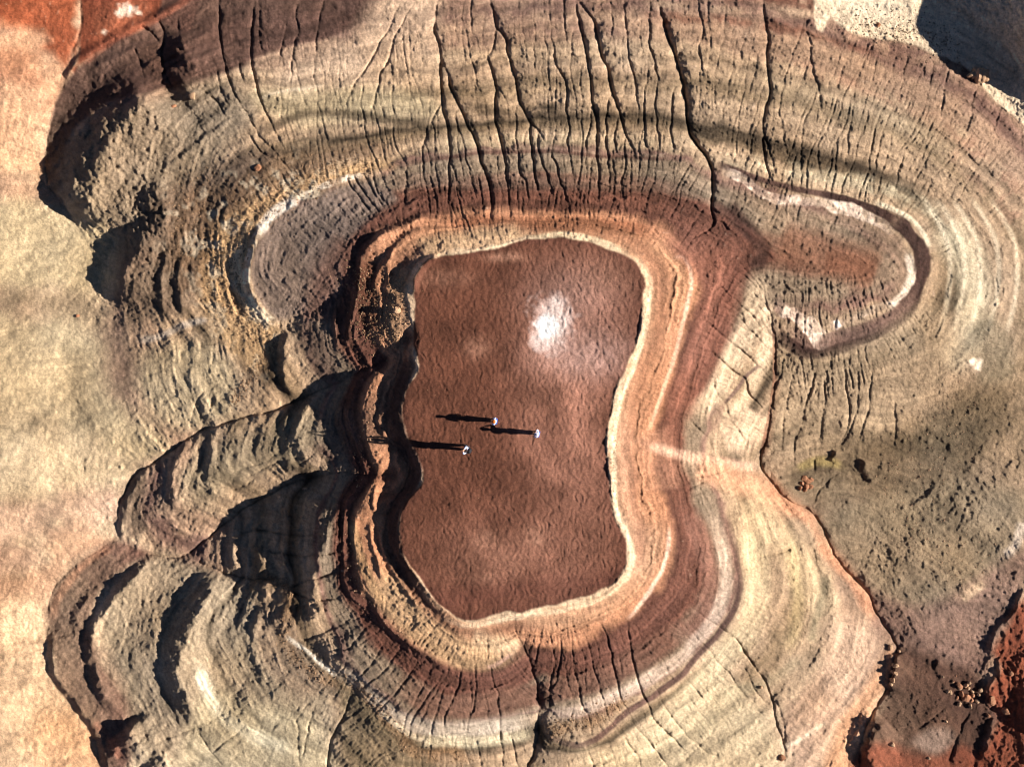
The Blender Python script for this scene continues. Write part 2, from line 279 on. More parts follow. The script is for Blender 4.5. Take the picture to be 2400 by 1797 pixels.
# ledges: steep on the left, easing back to the right
def lip(pts, h, wd, back, vary=0.15):
    h = h * .58; wd = wd * 1.12; back = back * 1.5
    P = spline(pts, False, 10)
    r = line_field(P, max(wd, back) * 1.5)
    if r is None: return
    sl, d, sg, t = r
    end = np.minimum(1, np.minimum(t, 1 - t) * 6)
    end = end * end * (3 - 2 * end)
    hh = h * end * (1 + vary * WN1[sl] * 1.5 + (.45 if abs(h) < .22 else .08) * WN3[sl])
    drop = 1 - sstep(0, wd, d + 0.12 * wd * WN2[sl])
    rec = np.clip(1 - d / back, 0, 1) ** 1.5
    H[sl] += hh * np.where(sg > 0, drop, rec)
LIPS = [
 (T(0,2,[(2180,-60),(2110,200),(2060,400),(2060,600),(2120,760)]), 1.5, 180, 50),
 (T(0,2,[(2130,60),(2100,200),(2050,330),(2030,450),(2030,600)]), .5, 22, 20),
 (T(0,2,[(1850,180),(1830,300),(1860,380)]), .4, 14, 14), (T(0,2,[(1680,60),(1650,160),(1690,300),(1710,390)]), .4, 14, 12), (T(0,2,[(1560,120),(1510,240),(1530,380)]), .4, 14, 12),
 (T(0,0,[(1260,-20),(1160,30),(1010,115),(860,175),(660,295),(510,395),(450,495),(400,600)]), .8, 15, 40),
 (T(0,0,[(1150,240),(1000,290),(850,330),(700,400),(560,490)]), .5, 14, 26),
 (T(0,0,[(1400,180),(1260,260),(1120,330),(1000,400),(900,480)]), .35, 10, 16),
 (T(0,0,[(1330,560),(1180,640),(1060,720),(960,820)]), .2, 12, 20), (T(0,0,[(1480,800),(1320,900),(1180,1010),(1080,1100)]), .3, 10, 20),
 (T(0,0,[(1050,560),(920,690),(830,800),(720,900),(660,1080),(610,1200),(590,1290),(520,1400),(470,1440)]), 3.7, 108, 130, .05),
 (T(0,0,[(1190,190),(1200,330),(1270,430),(1200,500),(1120,560)]), 1.7, 44, 50),
 (T(0,0,[(1060,1120),(1040,1280),(1075,1400),(960,1550),(900,1640),(860,1720),(790,1860),(760,1960)]), 1.8, 52, 70),
 (T(0,1,[(1090,-40),(1045,150),(1055,300),(1080,460)]), .40, 12, 30),
 (T(0,1,[(1200,-20),(1160,130),(1175,280),(1200,410)]), .45, 14, 30),
 (T(0,1,[(1740,0),(1750,100),(1730,200)]), .15, 8, 20),
 (T(0,0,[(1720,1440),(1660,1530),(1640,1640)])+T(0,1,[(1615,100),(1620,200),(1680,310),(1740,380)]), .5, 14, 40),
 (T(0,1,[(1880,480),(1850,560),(1840,700),(1860,830),(1950,910)]), .6, 16, 30),
 (T(0,1,[(2190,330),(2170,430),(2190,520)]), .2, 8, 20),
 (T(0,1,[(1880,990),(1855,1100),(1870,1250),(1890,1340),(1950,1400)]), .40, 20, 14),
 (T(0,1,[(2030,960),(1960,1020),(1930,1150),(1965,1270),(2030,1420)]), .65, 22, 40),
 (T(0,1,[(1400,1220),(1375,1350),(1380,1500),(1410,1600)]), .35, 18, 30),
 (T(0,1,[(1260,1200),(1150,1300),(1125,1450),(1130,1560),(1170,1656)]), .55, 20, 35),
 (T(0,1,[(980,1340),(900,1450),(850,1560),(810,1650)])+T(0,2,[(790,80),(830,180)]), .35, 16, 22),
 (T(0,2,[(1440,350),(1350,550),(1255,700),(1205,850),(1160,980),(1180,1100),(1245,1270),(1300,1400)]), 1.7, 44, 46),
 (T(0,2,[(1010,260),(900,400),(800,500),(690,640),(620,750),(600,900),(635,1050),(680,1180),(770,1270),(850,1330)]), 1.0, 22, 34),
 (T(0,2,[(660,480),(560,580),(500,680),(490,760)]), .35, 16, 25),
 (T(0,2,[(850,900),(880,1010),(950,1130),(1010,1200)]), .25, 12, 20),
 (T(0,2,[(350,760),(345,980),(400,1110),(500,1220),(580,1340),(640,1440),(680,1560),(705,1670),(720,1800)]), 1.0, 14, 60),
 (T(0,2,[(800,1380),(900,1490),(1000,1540),(1060,1600),(1120,1700)]), 2.4, 90, 60),
 (T(0,2,[(1740,500),(1660,700),(1650,900),(1730,1170)]), .25, 10, 30),
 (T(0,2,[(1850,560),(1920,720),(1990,850),(2080,960),(2200,1060)]), -.3, 12, 20),
 (T(1,0,[(640,1425),(560,1405),(440,1445),(330,1490),(220,1560),(150,1640)])+T(1,1,[(130,50),(110,220),(90,330),(50,450),(60,560),(110,620)]), .6, 13, 22),
 (T(1,1,[(640,-10),(540,60),(480,140),(478,250)]), .45, 11, 8),
 (T(1,0,[(600,1480),(500,1490),(410,1540),(340,1610),(300,1680)])+T(1,1,[(250,80),(220,180),(250,260)]), .45, 10, 22),
 (T(1,1,[(330,-20),(300,60),(310,160),(280,240)]), .3, 8, 14),
 (T(1,2,[(190,560),(260,690),(350,780),(470,870),(560,930),(690,1010)]), .55, 9, 26),
 (T(1,2,[(190,40),(190,150),(240,330),(290,470)]), .28, 9, 10),
 (T(1,2,[(250,60),(260,180),(310,320),(380,450),(490,600),(540,690)]), .28, 9, 9),
 (T(1,1,[(240,1470),(215,1550),(210,1656)]), .25, 8, 10),
 (T(1,1,[(300,1000),(250,1040),(255,1120),(290,1180)]), .25, 8, 12),
 (T(1,1,[(370,1250),(360,1330),(390,1400)]), .25, 8, 12),
 # east hollow arcs
 (T(2,1,[(1760,1120),(1740,1250),(1690,1400),(1600,1540),(1450,1630),(1250,1660)]), .16, 10, 30),
 (T(2,1,[(1960,1230),(1880,1340),(1800,1450)]), .08, 8, 20),
 (T(2,1,[(1190,1310),(1180,1360),(1210,1420),(1240,1480)]), .4, 14, 20),
 (T(2,1,[(1000,1250),(990,1290),(960,1330)]), .5, 10, 14),
 (T(2,2,[(1380,900),(1385,980),(1370,1060),(1330,1150)]), .9, 22, 26),
 (T(2,2,[(1330,1350),(1260,1420),(1225,1500),(1235,1600),(1240,1700)]), 1.5, 52, 40),
 (T(2,2,[(1680,960),(1650,1010),(1700,1080)]), .25, 12, 16),
 (T(2,2,[(2212,470),(2150,650),(2030,780),(1970,930)]), .4, 12, 40),
 (T(2,2,[(2030,1320),(1990,1420),(1970,1500),(1930,1620)]), .3, 12, 50),
 (T(2,2,[(2060,1000),(1990,1130),(1950,1180)]), .3, 10, 30),
]
for a in LIPS: lip(*a)

# gullies: V-shaped cuts
def gully(pts, depth, wd, ty=True):
    wd *= .66
    depth *= (.75 if depth < .3 else .9)
    P = spline(pts, False, 9)
    k = np.arange(len(P)) * 9.0
    P[:, 0] += 2.8 * noise(k, k * 0 + pts[0][1], 19, seed=41); P[:, 1] += 1.6 * noise(k, k * 0 + pts[0][0], 16, seed=42)
    r = line_field(P, wd * 3)
    if r is None: return
    sl, d, sg, t = r
    za = bil(Zc, P[0, 0], P[0, 1]); zb = bil(Zc, P[-1, 0], P[-1, 1])
    td = t if zb < za else 1 - t                       # 0 at the head, 1 at the mouth
    end = np.clip(td * 2.6, 0, 1) ** .8 * np.clip((1 - td) * 7, 0, 1)
    wd = wd * (.55 + .75 * td)
    dd = d / (wd * (0.8 + 0.5 * WN2[sl]))
    v = 0.62 * np.exp(-(dd * 1.4) ** 1.3 * 1.2) + 0.38 * np.exp(-(d / (wd * 2.2)) ** 2)
    H[sl] -= depth * end * (1 + 0.4 * WN1[sl]) * v
GUL = []
def G(tile, depth, wd, *lines):
    for l in lines: GUL.append((T(tile[0], tile[1], l) if tile else l, depth, wd))
G((1,0), .38, 8, [(630,-40),(615,80),(600,180),(620,280),(640,400),(635,520),(650,640),(665,760),(690,850),(700,1000),(690,1120),(690,1240),(680,1410)],
   [(950,-40),(990,100),(1000,180),(1060,260),(1075,360),(1110,460),(1140,600),(1170,700),(1210,780),(1280,860),(1345,985)])
G((1,0), .48, 7.5, [(650,400),(690,480),(710,580),(760,680),(800,780),(850,880),(890,980),(910,1080),(960,1180),(970,1300),(975,1490)],
   [(1510,-20),(1580,70),(1640,160),(1660,260),(1680,370),(1720,450),(1740,570),(1790,700),(1830,850),(1880,950),(1912,1005)])
G((1,0), .33, 6, [(1210,780),(1220,900),(1240,1000),(1240,1100),(1270,1200),(1290,1290)], [(1510,-40),(1530,100),(1560,250),(1590,400),(1610,550),(1620,650),(1650,800),(1650,1000),(1660,1200),(1660,1380)],
   [(940,370),(980,470),(1000,600),(990,700),(1010,850),(1050,980),(1060,1100),(1110,1250)])
G((1,0), .15, 3.8, [(845,-40),(840,180),(870,290)], [(1340,350),(1410,450),(1450,550),(1455,700),(1470,850),(1465,980),(1490,1110),(1550,1330)], [(1440,-40),(1440,150),(1465,320)],
   [(1820,-40),(1840,200),(1850,350),(1890,500),(1920,700),(1920,850),(1980,1000)], [(1960,690),(1960,900),(2000,1010)], [(2040,560),(2030,750),(2050,900),(2060,1010)],
   [(480,0),(350,230),(300,400),(270,440),(220,620),(200,720),(190,820)], [(390,0),(280,230),(150,450),(60,600),(10,760)], [(655,640),(580,800),(530,960),(510,1080)],
   [(730,740),(760,880),(800,990)], [(1000,180),(980,300),(960,360),(870,380)], [(1270,880),(1280,1000),(1330,1150),(1370,1300)], [(1345,985),(1400,1100),(1420,1200),(1470,1330)],
   [(1060,1080),(1080,1200),(1090,1300),(1080,1480)], [(1160,990),(1150,1100),(1200,1200),(1210,1320)], [(1720,900),(1720,1100),(1740,1250)], [(1620,680),(1590,900),(1580,1000)], [(1730,620),(1710,850),(1720,1000)], [(1790,720),(1770,900),(1790,1010)],
   [(840,800),(870,930),(890,990)], [(1190,1000),(1180,890),(1210,830)], [(2150,560),(2130,800),(2140,1000)], [(1990,0),(1990,200),(2010,380),(2060,560)], [(1740,0),(1750,150),(1730,300)],
   [(30,1150),(120,1280),(220,1420)], [(90,1140),(180,1290),(280,1430)], [(150,1130),(240,1290),(330,1440)], [(205,1120),(230,1210),(300,1340),(330,1420)], [(430,1080),(420,1250),(400,1380)])
GUL.append((G11, .75, 9))
G((2,0), .10, 3.6, [(100,-30),(110,100),(130,200),(100,320),(120,430),(150,560),(170,680)], [(150,-20),(165,90),(145,180),(120,300)],
   [(830,50),(800,180),(830,280),(830,420),(870,560),(900,720),(940,870),(950,1000)], [(1250,820),(1210,1020),(1180,1180),(1130,1290)], [(1080,780),(1060,1000),(1050,1120)], [(770,920),(760,1060),(755,1210)],
   [(620,740),(650,880),(690,1050)], [(880,900),(870,1060),(900,1180)], [(1720,430),(1680,640),(1660,860)], [(1900,550),(1860,750),(1830,900)], [(1300,840),(1260,1010),(1240,1180)], [(1430,1000),(1390,1150),(1350,1300)], [(430,1000),(390,1080)],
   [(780,60),(770,200),(690,420)], [(1460,280),(1440,420),(1400,600)], [(1530,300),(1510,400)], [(1620,400),(1600,560)], [(2050,740),(1990,860)], [(1600,1160),(1590,1230),(1550,1280)])
G((2,0), .38, 6.5, [(520,-30),(530,130),(550,250),(540,380),(565,600),(530,720),(520,860),(560,950),(590,1150)], [(520,880),(530,1020),(560,1160)])
G((0,0), .34, 6, [(1420,-40),(1420,200),(1430,320),(1460,450),(1500,590),(1530,640),(1600,740),(1650,830)], [(1650,-30),(1630,180),(1615,330),(1640,480),(1670,600),(1710,700),(1780,860),(1850,980)],
   [(1020,110),(1060,220),(1050,330),(1070,450),(1110,560)], [(910,170),(970,210),(1040,300)])
G((0,0), .2, 4.5, [(1930,0),(1910,120),(1930,200),(1890,350),(1880,520)], [(1250,550),(1380,640),(1470,760),(1560,860)], [(1580,740),(1700,900),(1800,1010),(1900,1130)], [(1680,40),(1680,240),(1720,420)], [(1600,860),(1700,990),(1850,1060)],
   [(870,300),(920,450),(930,560)], [(1150,120),(1160,260)], [(1860,140),(1820,300),(1800,420)], [(520,-40),(525,150),(500,250),(460,330),(465,430)], [(2100,-20),(2050,200),(2040,400)], [(1400,420),(1420,560),(1480,700)], [(1540,380),(1560,480),(1590,560)])
G((1,2), .13, 3.6, [(300,800),(180,1000),(100,1080)], [(520,930),(420,1080),(330,1200)], [(600,950),(520,1150),(430,1300),(400,1400)], [(720,1050),(640,1200),(600,1330),(580,1480)], [(780,1040),(750,1150),(680,1280),(650,1400)], [(830,1000),(840,1200),(820,1360),(800,1440)],
   [(960,880),(980,1050),(1010,1200),(1020,1350),(1030,1480),(1050,1660)], [(1350,760),(1370,900),(1360,1100),(1330,1280),(1290,1340)], [(1480,760),(1500,950),(1530,1100),(1560,1250),(1620,1330)], [(1590,700),(1590,830),(1620,950),(1660,1100),(1700,1220)],
   [(1960,1040),(2040,1150),(2070,1230),(2160,1350),(2230,1420)], [(1830,1280),(1900,1380),(1990,1480),(2100,1630),(2140,1700)], [(1800,1370),(1850,1490),(1950,1620)], [(210,700),(90,830),(40,900)], [(400,850),(290,1010),(170,1110)], [(860,990),(870,1150),(850,1300)],
   [(1410,780),(1420,900),(1390,1050)], [(1440,900),(1470,1100),(1500,1230)], [(1290,760),(1260,950)], [(1730,1130),(1790,1280)], [(680,1000),(600,1130),(480,1300),(440,1400)], [(1100,1380),(1110,1500),(1130,1640)], [(1590,1480),(1600,1560),(1640,1650)], [(850,1390),(880,1520),(900,1650)])
G((1,2), .26, 5, [(1620,670),(1700,770),(1740,900),(1770,1020),(1800,1160),(1820,1230)], [(1720,620),(1840,700),(1870,850),(1900,1000),(1920,1100),(1960,1200),(1990,1270),(2050,1370),(2160,1470),(2250,1560)])
G((2,2), .3, 5.5, [(0,560),(120,660),(240,740),(330,810),(400,900),(470,1010),(540,1090),(570,1200),(600,1330),(640,1450),(660,1560),(640,1640)])
G((2,2), .18, 4.5, [(0,720),(60,780),(160,880),(230,970),(300,1040),(370,1150),(450,1210)], [(350,960),(420,1040),(450,1120),(560,1250)], [(0,1050),(60,1120),(130,1200)], [(430,300),(600,270),(710,240)], [(0,1420),(70,1480),(140,1540),(240,1580)], [(400,560),(500,590),(590,640)], [(600,1180),(650,1360),(660,1500)], [(0,1620),(130,1480),(220,1370)],
   [(1720,1640),(1780,1450),(1830,1330),(1860,1250)], [(1500,1420),(1650,1300),(1720,1240)], [(1940,1150),(1960,1240),(2020,1290),(2030,1330)])
G((2,1), .15, 3.8, [(30,320),(150,420),(270,530),(420,640),(480,710),(580,770)], [(30,580),(120,680),(190,780),(220,880),(270,960),(310,1060),(380,1160),(450,1250)], [(720,1370),(730,1200),(760,1100),(800,950),(850,750),(880,600)], [(870,1240),(900,1100),(920,900),(940,700),(950,620)],
   [(1120,1250),(1160,1120),(1200,1000),(1220,800),(1230,620)], [(1370,1240),(1380,1050),(1360,900)], [(0,1480),(80,1430),(230,1400),(300,1360)], [(0,1530),(160,1440)], [(860,1260),(850,1400)], [(830,1620),(880,1530),(980,1420),(1040,1370)],
   [(1010,1260),(1100,1080),(1140,900),(1130,700)], [(640,1250),(660,1000),(700,830),(740,700)], [(560,870),(640,760)], [(20,1040),(130,1150),(200,1250)], [(150,1350),(120,1480),(160,1600)])
G((2,1), .2, 4.2, [(20,420),(120,500),(180,600),(260,680),(330,750),(400,800),(430,890),(540,990)], [(990,1260),(1060,1130),(1080,1000),(1060,850),(1050,700)])
G((0,1), .12, 3.5, [(1450,1410),(1700,1330),(1900,1220),(2200,1180)], [(1600,1430),(1800,1330),(2000,1300)], [(1500,1520),(1700,1420)], [(1240,1130),(1250,1000),(1330,820)], [(1350,1040),(1380,900)])
G((0,2), .35, 7, [(1500,150),(1700,120),(1900,150),(2100,150),(2212,140)], [(1740,250),(1900,280),(2060,280),(2212,250)], [(1880,500),(2000,440),(2212,380)], [(1880,510),(2020,560),(2212,560)])
G((0,2), .16, 4, [(1000,1480),(1150,1440),(1400,1330),(1500,1280)], [(1370,1560),(1480,1470),(1600,1350)], [(1940,1650),(1930,1450),(1920,1300)], [(1230,1290),(1340,1520),(1450,1651)], [(2060,1200),(1980,1450),(1960,1600)])
G(None, .16, 4, FOOT_SW[:6], FOOT_NW[8:])
G(None, .35, 7, V1, V2, V3, V4, V5, V6)
for g in GUL: gully(*g)

# strike line between the creamy bottom of valleys and their banks
HB = blur(H0, 6)
gy_, gx_ = np.gradient(HB)
sx = np.gradient(ax).astype(np.float32)[None, :]; sy = np.gradient(ay).astype(np.float32)[:, None]
gx_ = gx_ / sx; gy_ = gy_ / sy
mag = np.sqrt(gx_ ** 2 + gy_ ** 2) + 1e-6
slope = mag * PPM                       # metres per metre
dxn = (gx_ / mag).astype(np.float32); dyn = (gy_ / mag).astype(np.float32)
gid = np.arange(NX * NY)
def lic(nz, vx, vy, n):
    acc = nz.copy(); wsum = 1.0
    J, I = np.meshgrid(np.arange(NX, dtype=np.float32), np.arange(NY, dtype=np.float32))
    for s in (1, -1):
        u = J.copy(); v = I.copy()
        for k in range(n):
            a = np.clip(v, 0, NY - 1).astype(np.int32); b = np.clip(u, 0, NX - 1).astype(np.int32)
            f = a * NX + b
            u += s * vx.ravel()[f]; v += s * vy.ravel()[f]
            a = np.clip(v + .5, 0, NY - 1).astype(np.int32); b = np.clip(u + .5, 0, NX - 1).astype(np.int32)
            wk = 1 - (k + 1) / (n + 1)
            acc += wk * nz.ravel()[a * NX + b]; wsum += wk
    return acc / wsum
def norm(a):
    c = a[NM:-NM, NM:-NM]
    return ((a - c.mean()) / c.std()).astype(np.float32)
rng = np.random.default_rng(7)
wn = rng.standard_normal((NY, NX)).astype(np.float32)
# flow is bent by wobble so that rills wander
ang = 0.35 * fbm(FX, FY, 30, 2, 55)
ca, sa = np.cos(ang), np.sin(ang)
vx = dxn * ca - dyn * sa; vy = dxn * sa + dyn * ca
R1 = norm(lic(blur(wn, 4), vx, vy, 34)); R1 = norm(R1 - blur(R1, 60))
R3 = norm(lic(blur(wn[::-1, :].copy(), 2), vx, vy, 26)); R3 = norm(R3 - blur(R3, 30))
R2 = norm(lic(blur(wn[::-1, ::-1].copy(), 1), vx, vy, 18))
C1 = norm(lic(blur(wn[:, ::-1].copy(), 2), -vy, vx, 26))

# ------------------------------------------------------------------ how strongly each kind of relief shows, painted by region
def blob(x, y, rx, ry, pw=2.0):
    d = ((FX - x) / rx) ** 2 + ((FY - y) / ry) ** 2
    return np.exp(-d ** (pw / 2))
INRIM = poly_in(FX, FY, RIM_S).astype(np.float32)
INs = blur(INRIM, 1)
left = 1 - sstep(520, 900, FX + 0.1 * FY)
plainL = 1 - sstep(130, 330, FX + 40 * WN1 - 60 * np.exp(-((FY - 780) / 200) ** 2))
rillm = sstep(.10, .34, slope) * (1 - INs)
north = (1 - sstep(330, 520, FY)) * sstep(380, 700, FX)
NEPLAIN = poly_in(FX, FY, spline(FOOT_NE + [(2800,-400),(1600,-400)], True, 40)).astype(np.float32)
rillA = rillm * (0.10 + 0.30 * blob(1150, 400, 330, 100) + 0.6 * blob(1850, 500, 170, 60) + 1.0 * blob(1830, 660, 190, 80) + 0.35 * blob(1800, 900, 170, 140) + 0.25 * blob(1100, 1420, 320, 130) + .3 * blob(760, 480, 150, 120))
rillA *= (1 - 0.85 * plainL) * (1 - .8 * NEPLAIN) * (1 - 0.5 * blob(1600, 1400, 300, 250)) * (1 - 0.6 * blob(2100, 1200, 200, 300))
v = np.abs(R1)
H -= rillA * 0.05 * (1 - np.minimum(v / 0.55, 1)) ** 1.2
H += rillA * 0.018 * R2
r3A = rillm * (1.0 * blob(1800, 475, 150, 36) + 1.2 * blob(1790, 660, 140, 55) + .8 * blob(1800, 850, 150, 130) + .5 * blob(1100, 1400, 330, 90) + .5 * blob(1150, 400, 380, 130) + .4 * blob(1900, 300, 300, 200) + .55)
H -= r3A * (1 - .8 * plainL) * .048 * (1 - np.minimum(np.abs(R3) / .45, 1)) ** 1.1
ledA = (0.15 + 0.85 * left) * (1 - plainL * .8) * (1 - INs) * sstep(.05, .2, slope)
H += 0.034 * ledA * C1 * (0.7 + 0.5 * WN1)
# running water: drops roll downhill and cut where they gather
def water(H, amp, rounds, nd, steps, cap, seed):
    r_ = np.random.default_rng(seed)
    y0, y1, x0, x1 = NM - 20, NY - NM + 20, NM - 20, NX - NM + 20
    W = H[y0:y1, x0:x1].copy(); hh, ww = W.shape
    stop = INRIM[y0:y1, x0:x1].ravel() > .5
    tot = np.zeros_like(W)
    for k in range(rounds):
        B = blur(W, 1)
        gy, gx = np.gradient(B); m = np.sqrt(gx * gx + gy * gy)
        gx = (-gx / (m + 1e-5)).ravel(); gy = (-gy / (m + 1e-5)).ravel()
        dead = (m.ravel() * PPM / STEP < .06) | stop
        u = r_.uniform(2, ww - 3, nd).astype(np.float32); v = r_.uniform(2, hh - 3, nd).astype(np.float32)
        du = np.zeros(nd, np.float32); dv = np.zeros(nd, np.float32)
        acc = np.zeros(hh * ww)
        for q in range(steps):
            f = (v + .5).astype(np.int32) * ww + (u + .5).astype(np.int32)
            if q > 4: acc += np.bincount(f, minlength=hh * ww)
            du = .45 * du + .55 * gx[f]; dv = .45 * dv + .55 * gy[f]
            n_ = np.sqrt(du * du + dv * dv) + 1e-5
            u = u + du / n_; v = v + dv / n_
            ok = (u > 2) & (u < ww - 3) & (v > 2) & (v < hh - 3) & ~dead[f]
            if q % 8 == 7: u, v, du, dv = u[ok], v[ok], du[ok], dv[ok]
            else: u = np.clip(u, 2, ww - 3); v = np.clip(v, 2, hh - 3)
        a = acc.reshape(hh, ww) / (nd * 60 / (hh * ww))
        e = np.minimum(np.maximum(a - .6, 0) ** .6, cap)
        e = .7 * e + .3 * blur(e, 1)
        W -= amp * e; tot += amp * e
    return (slice(y0, y1), slice(x0, x1)), tot
Hs = H.copy()
H += .03 * fbm(FX, FY, 16, 3, 57, gain=.6)
wsl, cut = water(H, .0062, 4, 300000, 80, 4.0, 3)
H = Hs
wm = (rillm * (1 - .7 * plainL) * (1 - .45 * blob(1600, 1400, 260, 260)) * (1 - .6 * NEPLAIN))[wsl]
wm *= .55 + .6 * blob(1150, 300, 600, 330)[wsl] + .5 * blob(1800, 600, 260, 240)[wsl] + .4 * blob(1150, 1450, 420, 200)[wsl]
H[wsl] -= cut * wm
RUN = np.zeros_like(H); RUN[wsl] = np.clip(cut * wm / .12, 0, 1)
# thin hard and soft beds, the same all round the hill because they lie level
zb_ = H0 + .10 * WN1 + .05 * fbm(FX, FY, 200, 2, 58)
def bed(f, seed): return np.tanh(2.2 * noise(zb_ * f, FX * 0 + seed * 7.7, 1.0, seed=seed))
ST1 = bed(5, 1); ST2 = bed(12, 2); ST3 = bed(26, 3)
stm = (1 - .7 * blob(650, 560, 105, 105)) * sstep(.02, .12, slope) * (1 - INs) * (1 - .75 * plainL) * (1 - .8 * NEPLAIN)
H += stm * (1 - .55 * left) * (.035 * ST2 + .022 * ST3 + .05 * ST1) * (.5 + .7 * np.clip(fbm(FX, FY, 60, 2, 59) + .4, 0, 1))
# terraces follow the beds: a comb in height
tz = H0 * 3.0 + 0.3 * WN1
H += (1 - INs) * (1 - plainL) * 0.03 * np.clip(.6 + 1.6 * fbm(FX, FY, 90, 2, 57), 0, 1.6) * np.sin(tz * 6.283 + 1.5 * WN2) * sstep(.1, .3, slope) * (0.35 + 0.65 * left)
# tan rim band ledges on the west and south
band = blob(800, 1150, 60, 260, 4) + blob(930, 1380, 140, 60, 4)
# lumpy clay
fx2 = FX + 3 * WN1; fy2 = FY + 3 * WN2
p1 = fbm(fx2, fy2, 9, 2, 61, gain=.7); p2 = np.abs(fbm(fx2 + 30, fy2, 7, 2, 63, gain=.7)); p3 = rng.uniform(-1, 1, (NY, NX)).astype(np.float32)
pit = np.clip(fbm(fx2, fy2, 11, 3, 68, gain=.8) - .22, 0, 1)
lump = 1 + 1.1 * blob(300, 470, 120, 220) + .9 * blob(350, 1080, 90, 100) + .7 * blob(300, 1300, 150, 150) + .5 * blob(330, 200, 150, 130) + .3 * blob(640, 650, 160, 200) 
rough_ = .75 + .6 * np.clip(fbm(FX, FY, 110, 3, 69) + .3, 0, 1)
H += (1 - INs) * lump * rough_ * (0.060 * p1 + 0.042 * (0.3 - p2) + 0.0085 * p3 - .07 * pit * (.2 + 1.2 * blob(2080, 1150, 260, 380))) * (1 - .15 * plainL)
H += (1 - INs) * left * (1 - plainL) * .035 * np.abs(fbm(FX, FY, 30, 2, 75)) * norm(lic(blur(rng.standard_normal((NY, NX)).astype(np.float32), 1), -vy, vx, 8))
big = fbm(FX, FY, 70, 3, 71)
H += (1 - INs) * (0.13 * big + .22 * fbm(FX, FY, 180, 2, 72)) * (1 + 0.5 * left)
H += (1 - INs) * 0.12 * blob(1250, 150, 500, 200) * fbm(FX, FY, 26, 3, 73, cy=16)
# gentle swell of the left plain
H += plainL * (.012 * R2 + .16 * fbm(FX + 30 * WN1, FY + .4 * FX, 80, 3, 79, cy=45) + 0.36 * fbm(FX, FY + .3 * FX, 170, 2, 81, cy=95) + 0.03 * fbm(wx, wy, 20, 3, 82))
# hilltop: wrinkled dry mud, drawn out along y
wq = 9 * fbm(FX, FY, 19, 2, 84)
q = fbm(wx + wq, wy + 7 * noise(FX, FY, 13, seed=83), 5.2, 2, 85, cy=9, gain=.65)
q2 = np.abs(fbm(wx + wq * .9, wy, 8, 2, 87, cy=13))
H += INs * (0.040 * np.tanh(1.6 * q) + 0.020 * (0.25 - q2) + 0.008 * p3 + 0.10 * fbm(FX, FY, 160, 2, 89) + 0.03 * fbm(FX, FY, 45, 2, 90))
H -= INs * 0.06 * np.exp(-(((FX - 1195) / 60) ** 2 + ((FY - 700) / 70) ** 2))

# ------------------------------------------------------------------ colours of the beds (a few bands also carry painted light and shade)
def c8(r, g, b):
    a = np.array([r, g, b]) / 255.0
    return np.where(a <= 0.04045, a / 12.92, ((a + 0.055) / 1.055) ** 2.4).astype(np.float32)
CREAM = c8(206,180,150); PALE = c8(216,200,176); WHITE = c8(236,226,212); OLIVE = c8(146,126,100); OLDK = c8(82,70,56); OLLT = c8(178,154,127)
BROWN = c8(126,86,70); BRDK = c8(88,62,56); TANO = c8(206,158,116); PINK = c8(172,144,120); ORANGE = c8(176,100,54); GREY = c8(150,132,112); GOLD = c8(176,132,80); MAUVE = c8(140,110,98)
PLAT = c8(98,63,50)
cw = 10 * fbm(FX, FY, 40, 4, 101)
CC = np.empty((NY, NX, 3), np.float32); CC[:] = OLLT
def mix(m, col):
    CC[:] = CC * (1 - m[..., None]) + col * m[..., None]
BRK = sstep(-.22, .06, fbm(FX, FY, 26, 3, 161)).astype(np.float32)
def stroke(pts, wd, col, op=1.0, feather=0.5, rag=1.0, ends=True, brk=0.0):
    P = spline(pts, False, 12); r = line_field(P, wd * (1 + feather) + 12)
    if r is None: return
    sl, d, sg, t = r
    d = d + rag * 0.35 * cw[sl] * min(1.5, wd / 12)
    m = op * (1 - sstep(wd * (1 - feather), wd * (1 + feather), d))
    if brk: m = m * (1 - brk + brk * BRK[sl])
    if ends: m = m * np.clip(np.minimum(t, 1 - t) * 8 + .15, 0, 1)
    m = m[..., None]
    CC[sl] = CC[sl] * (1 - m) + col * m
def side(pts, wd, col, op=1.0, sgn=1, rag=1.0, soft=4):
    """band on one side of a line, fading away from it"""
    P = spline(pts, False, 12); r = line_field(P, wd * 1.3 + 12)
    if r is None: return
    sl, d, sg, t = r
    sdist = d * sg * sgn + rag * 0.35 * cw[sl]
    m = op * sstep(-soft, soft, sdist) * (1 - sstep(wd * .4, wd, sdist)) * np.clip(np.minimum(t, 1 - t) * 8 + .1, 0, 1)
    m = m[..., None]
    CC[sl] = CC[sl] * (1 - m) + col * m
def area(pts, col, op=1.0, soft=8, rag=1.0):
    P = spline(pts, True, 16)
    pad = soft * 2 + 12
    x0, x1 = idx(P[:, 0].min() - pad, ax), idx(P[:, 0].max() + pad, ax); y0, y1 = idx(P[:, 1].min() - pad, ay), idx(P[:, 1].max() + pad, ay)
    sl = (slice(y0, y1), slice(x0, x1))
    X = FX[sl]; Y = FY[sl]
    ins = poly_in(X, Y, P)
    best = np.full(X.shape, 1e9, np.float32)
    n = len(P)
    for k in range(n):
        a, b = P[k][:2]; dx, dy = P[(k + 1) % n][0] - a, P[(k + 1) % n][1] - b
        L = dx * dx + dy * dy + 1e-9
        t = np.clip(((X - a) * dx + (Y - b) * dy) / L, 0, 1)
        best = np.minimum(best, (X - a - t * dx) ** 2 + (Y - b - t * dy) ** 2)
    d = np.sqrt(best) * np.where(ins, 1, -1) + rag * 0.5 * cw[sl]
    m = (op * sstep(-soft, soft, d))[..., None]
    CC[sl] = CC[sl] * (1 - m) + col * m

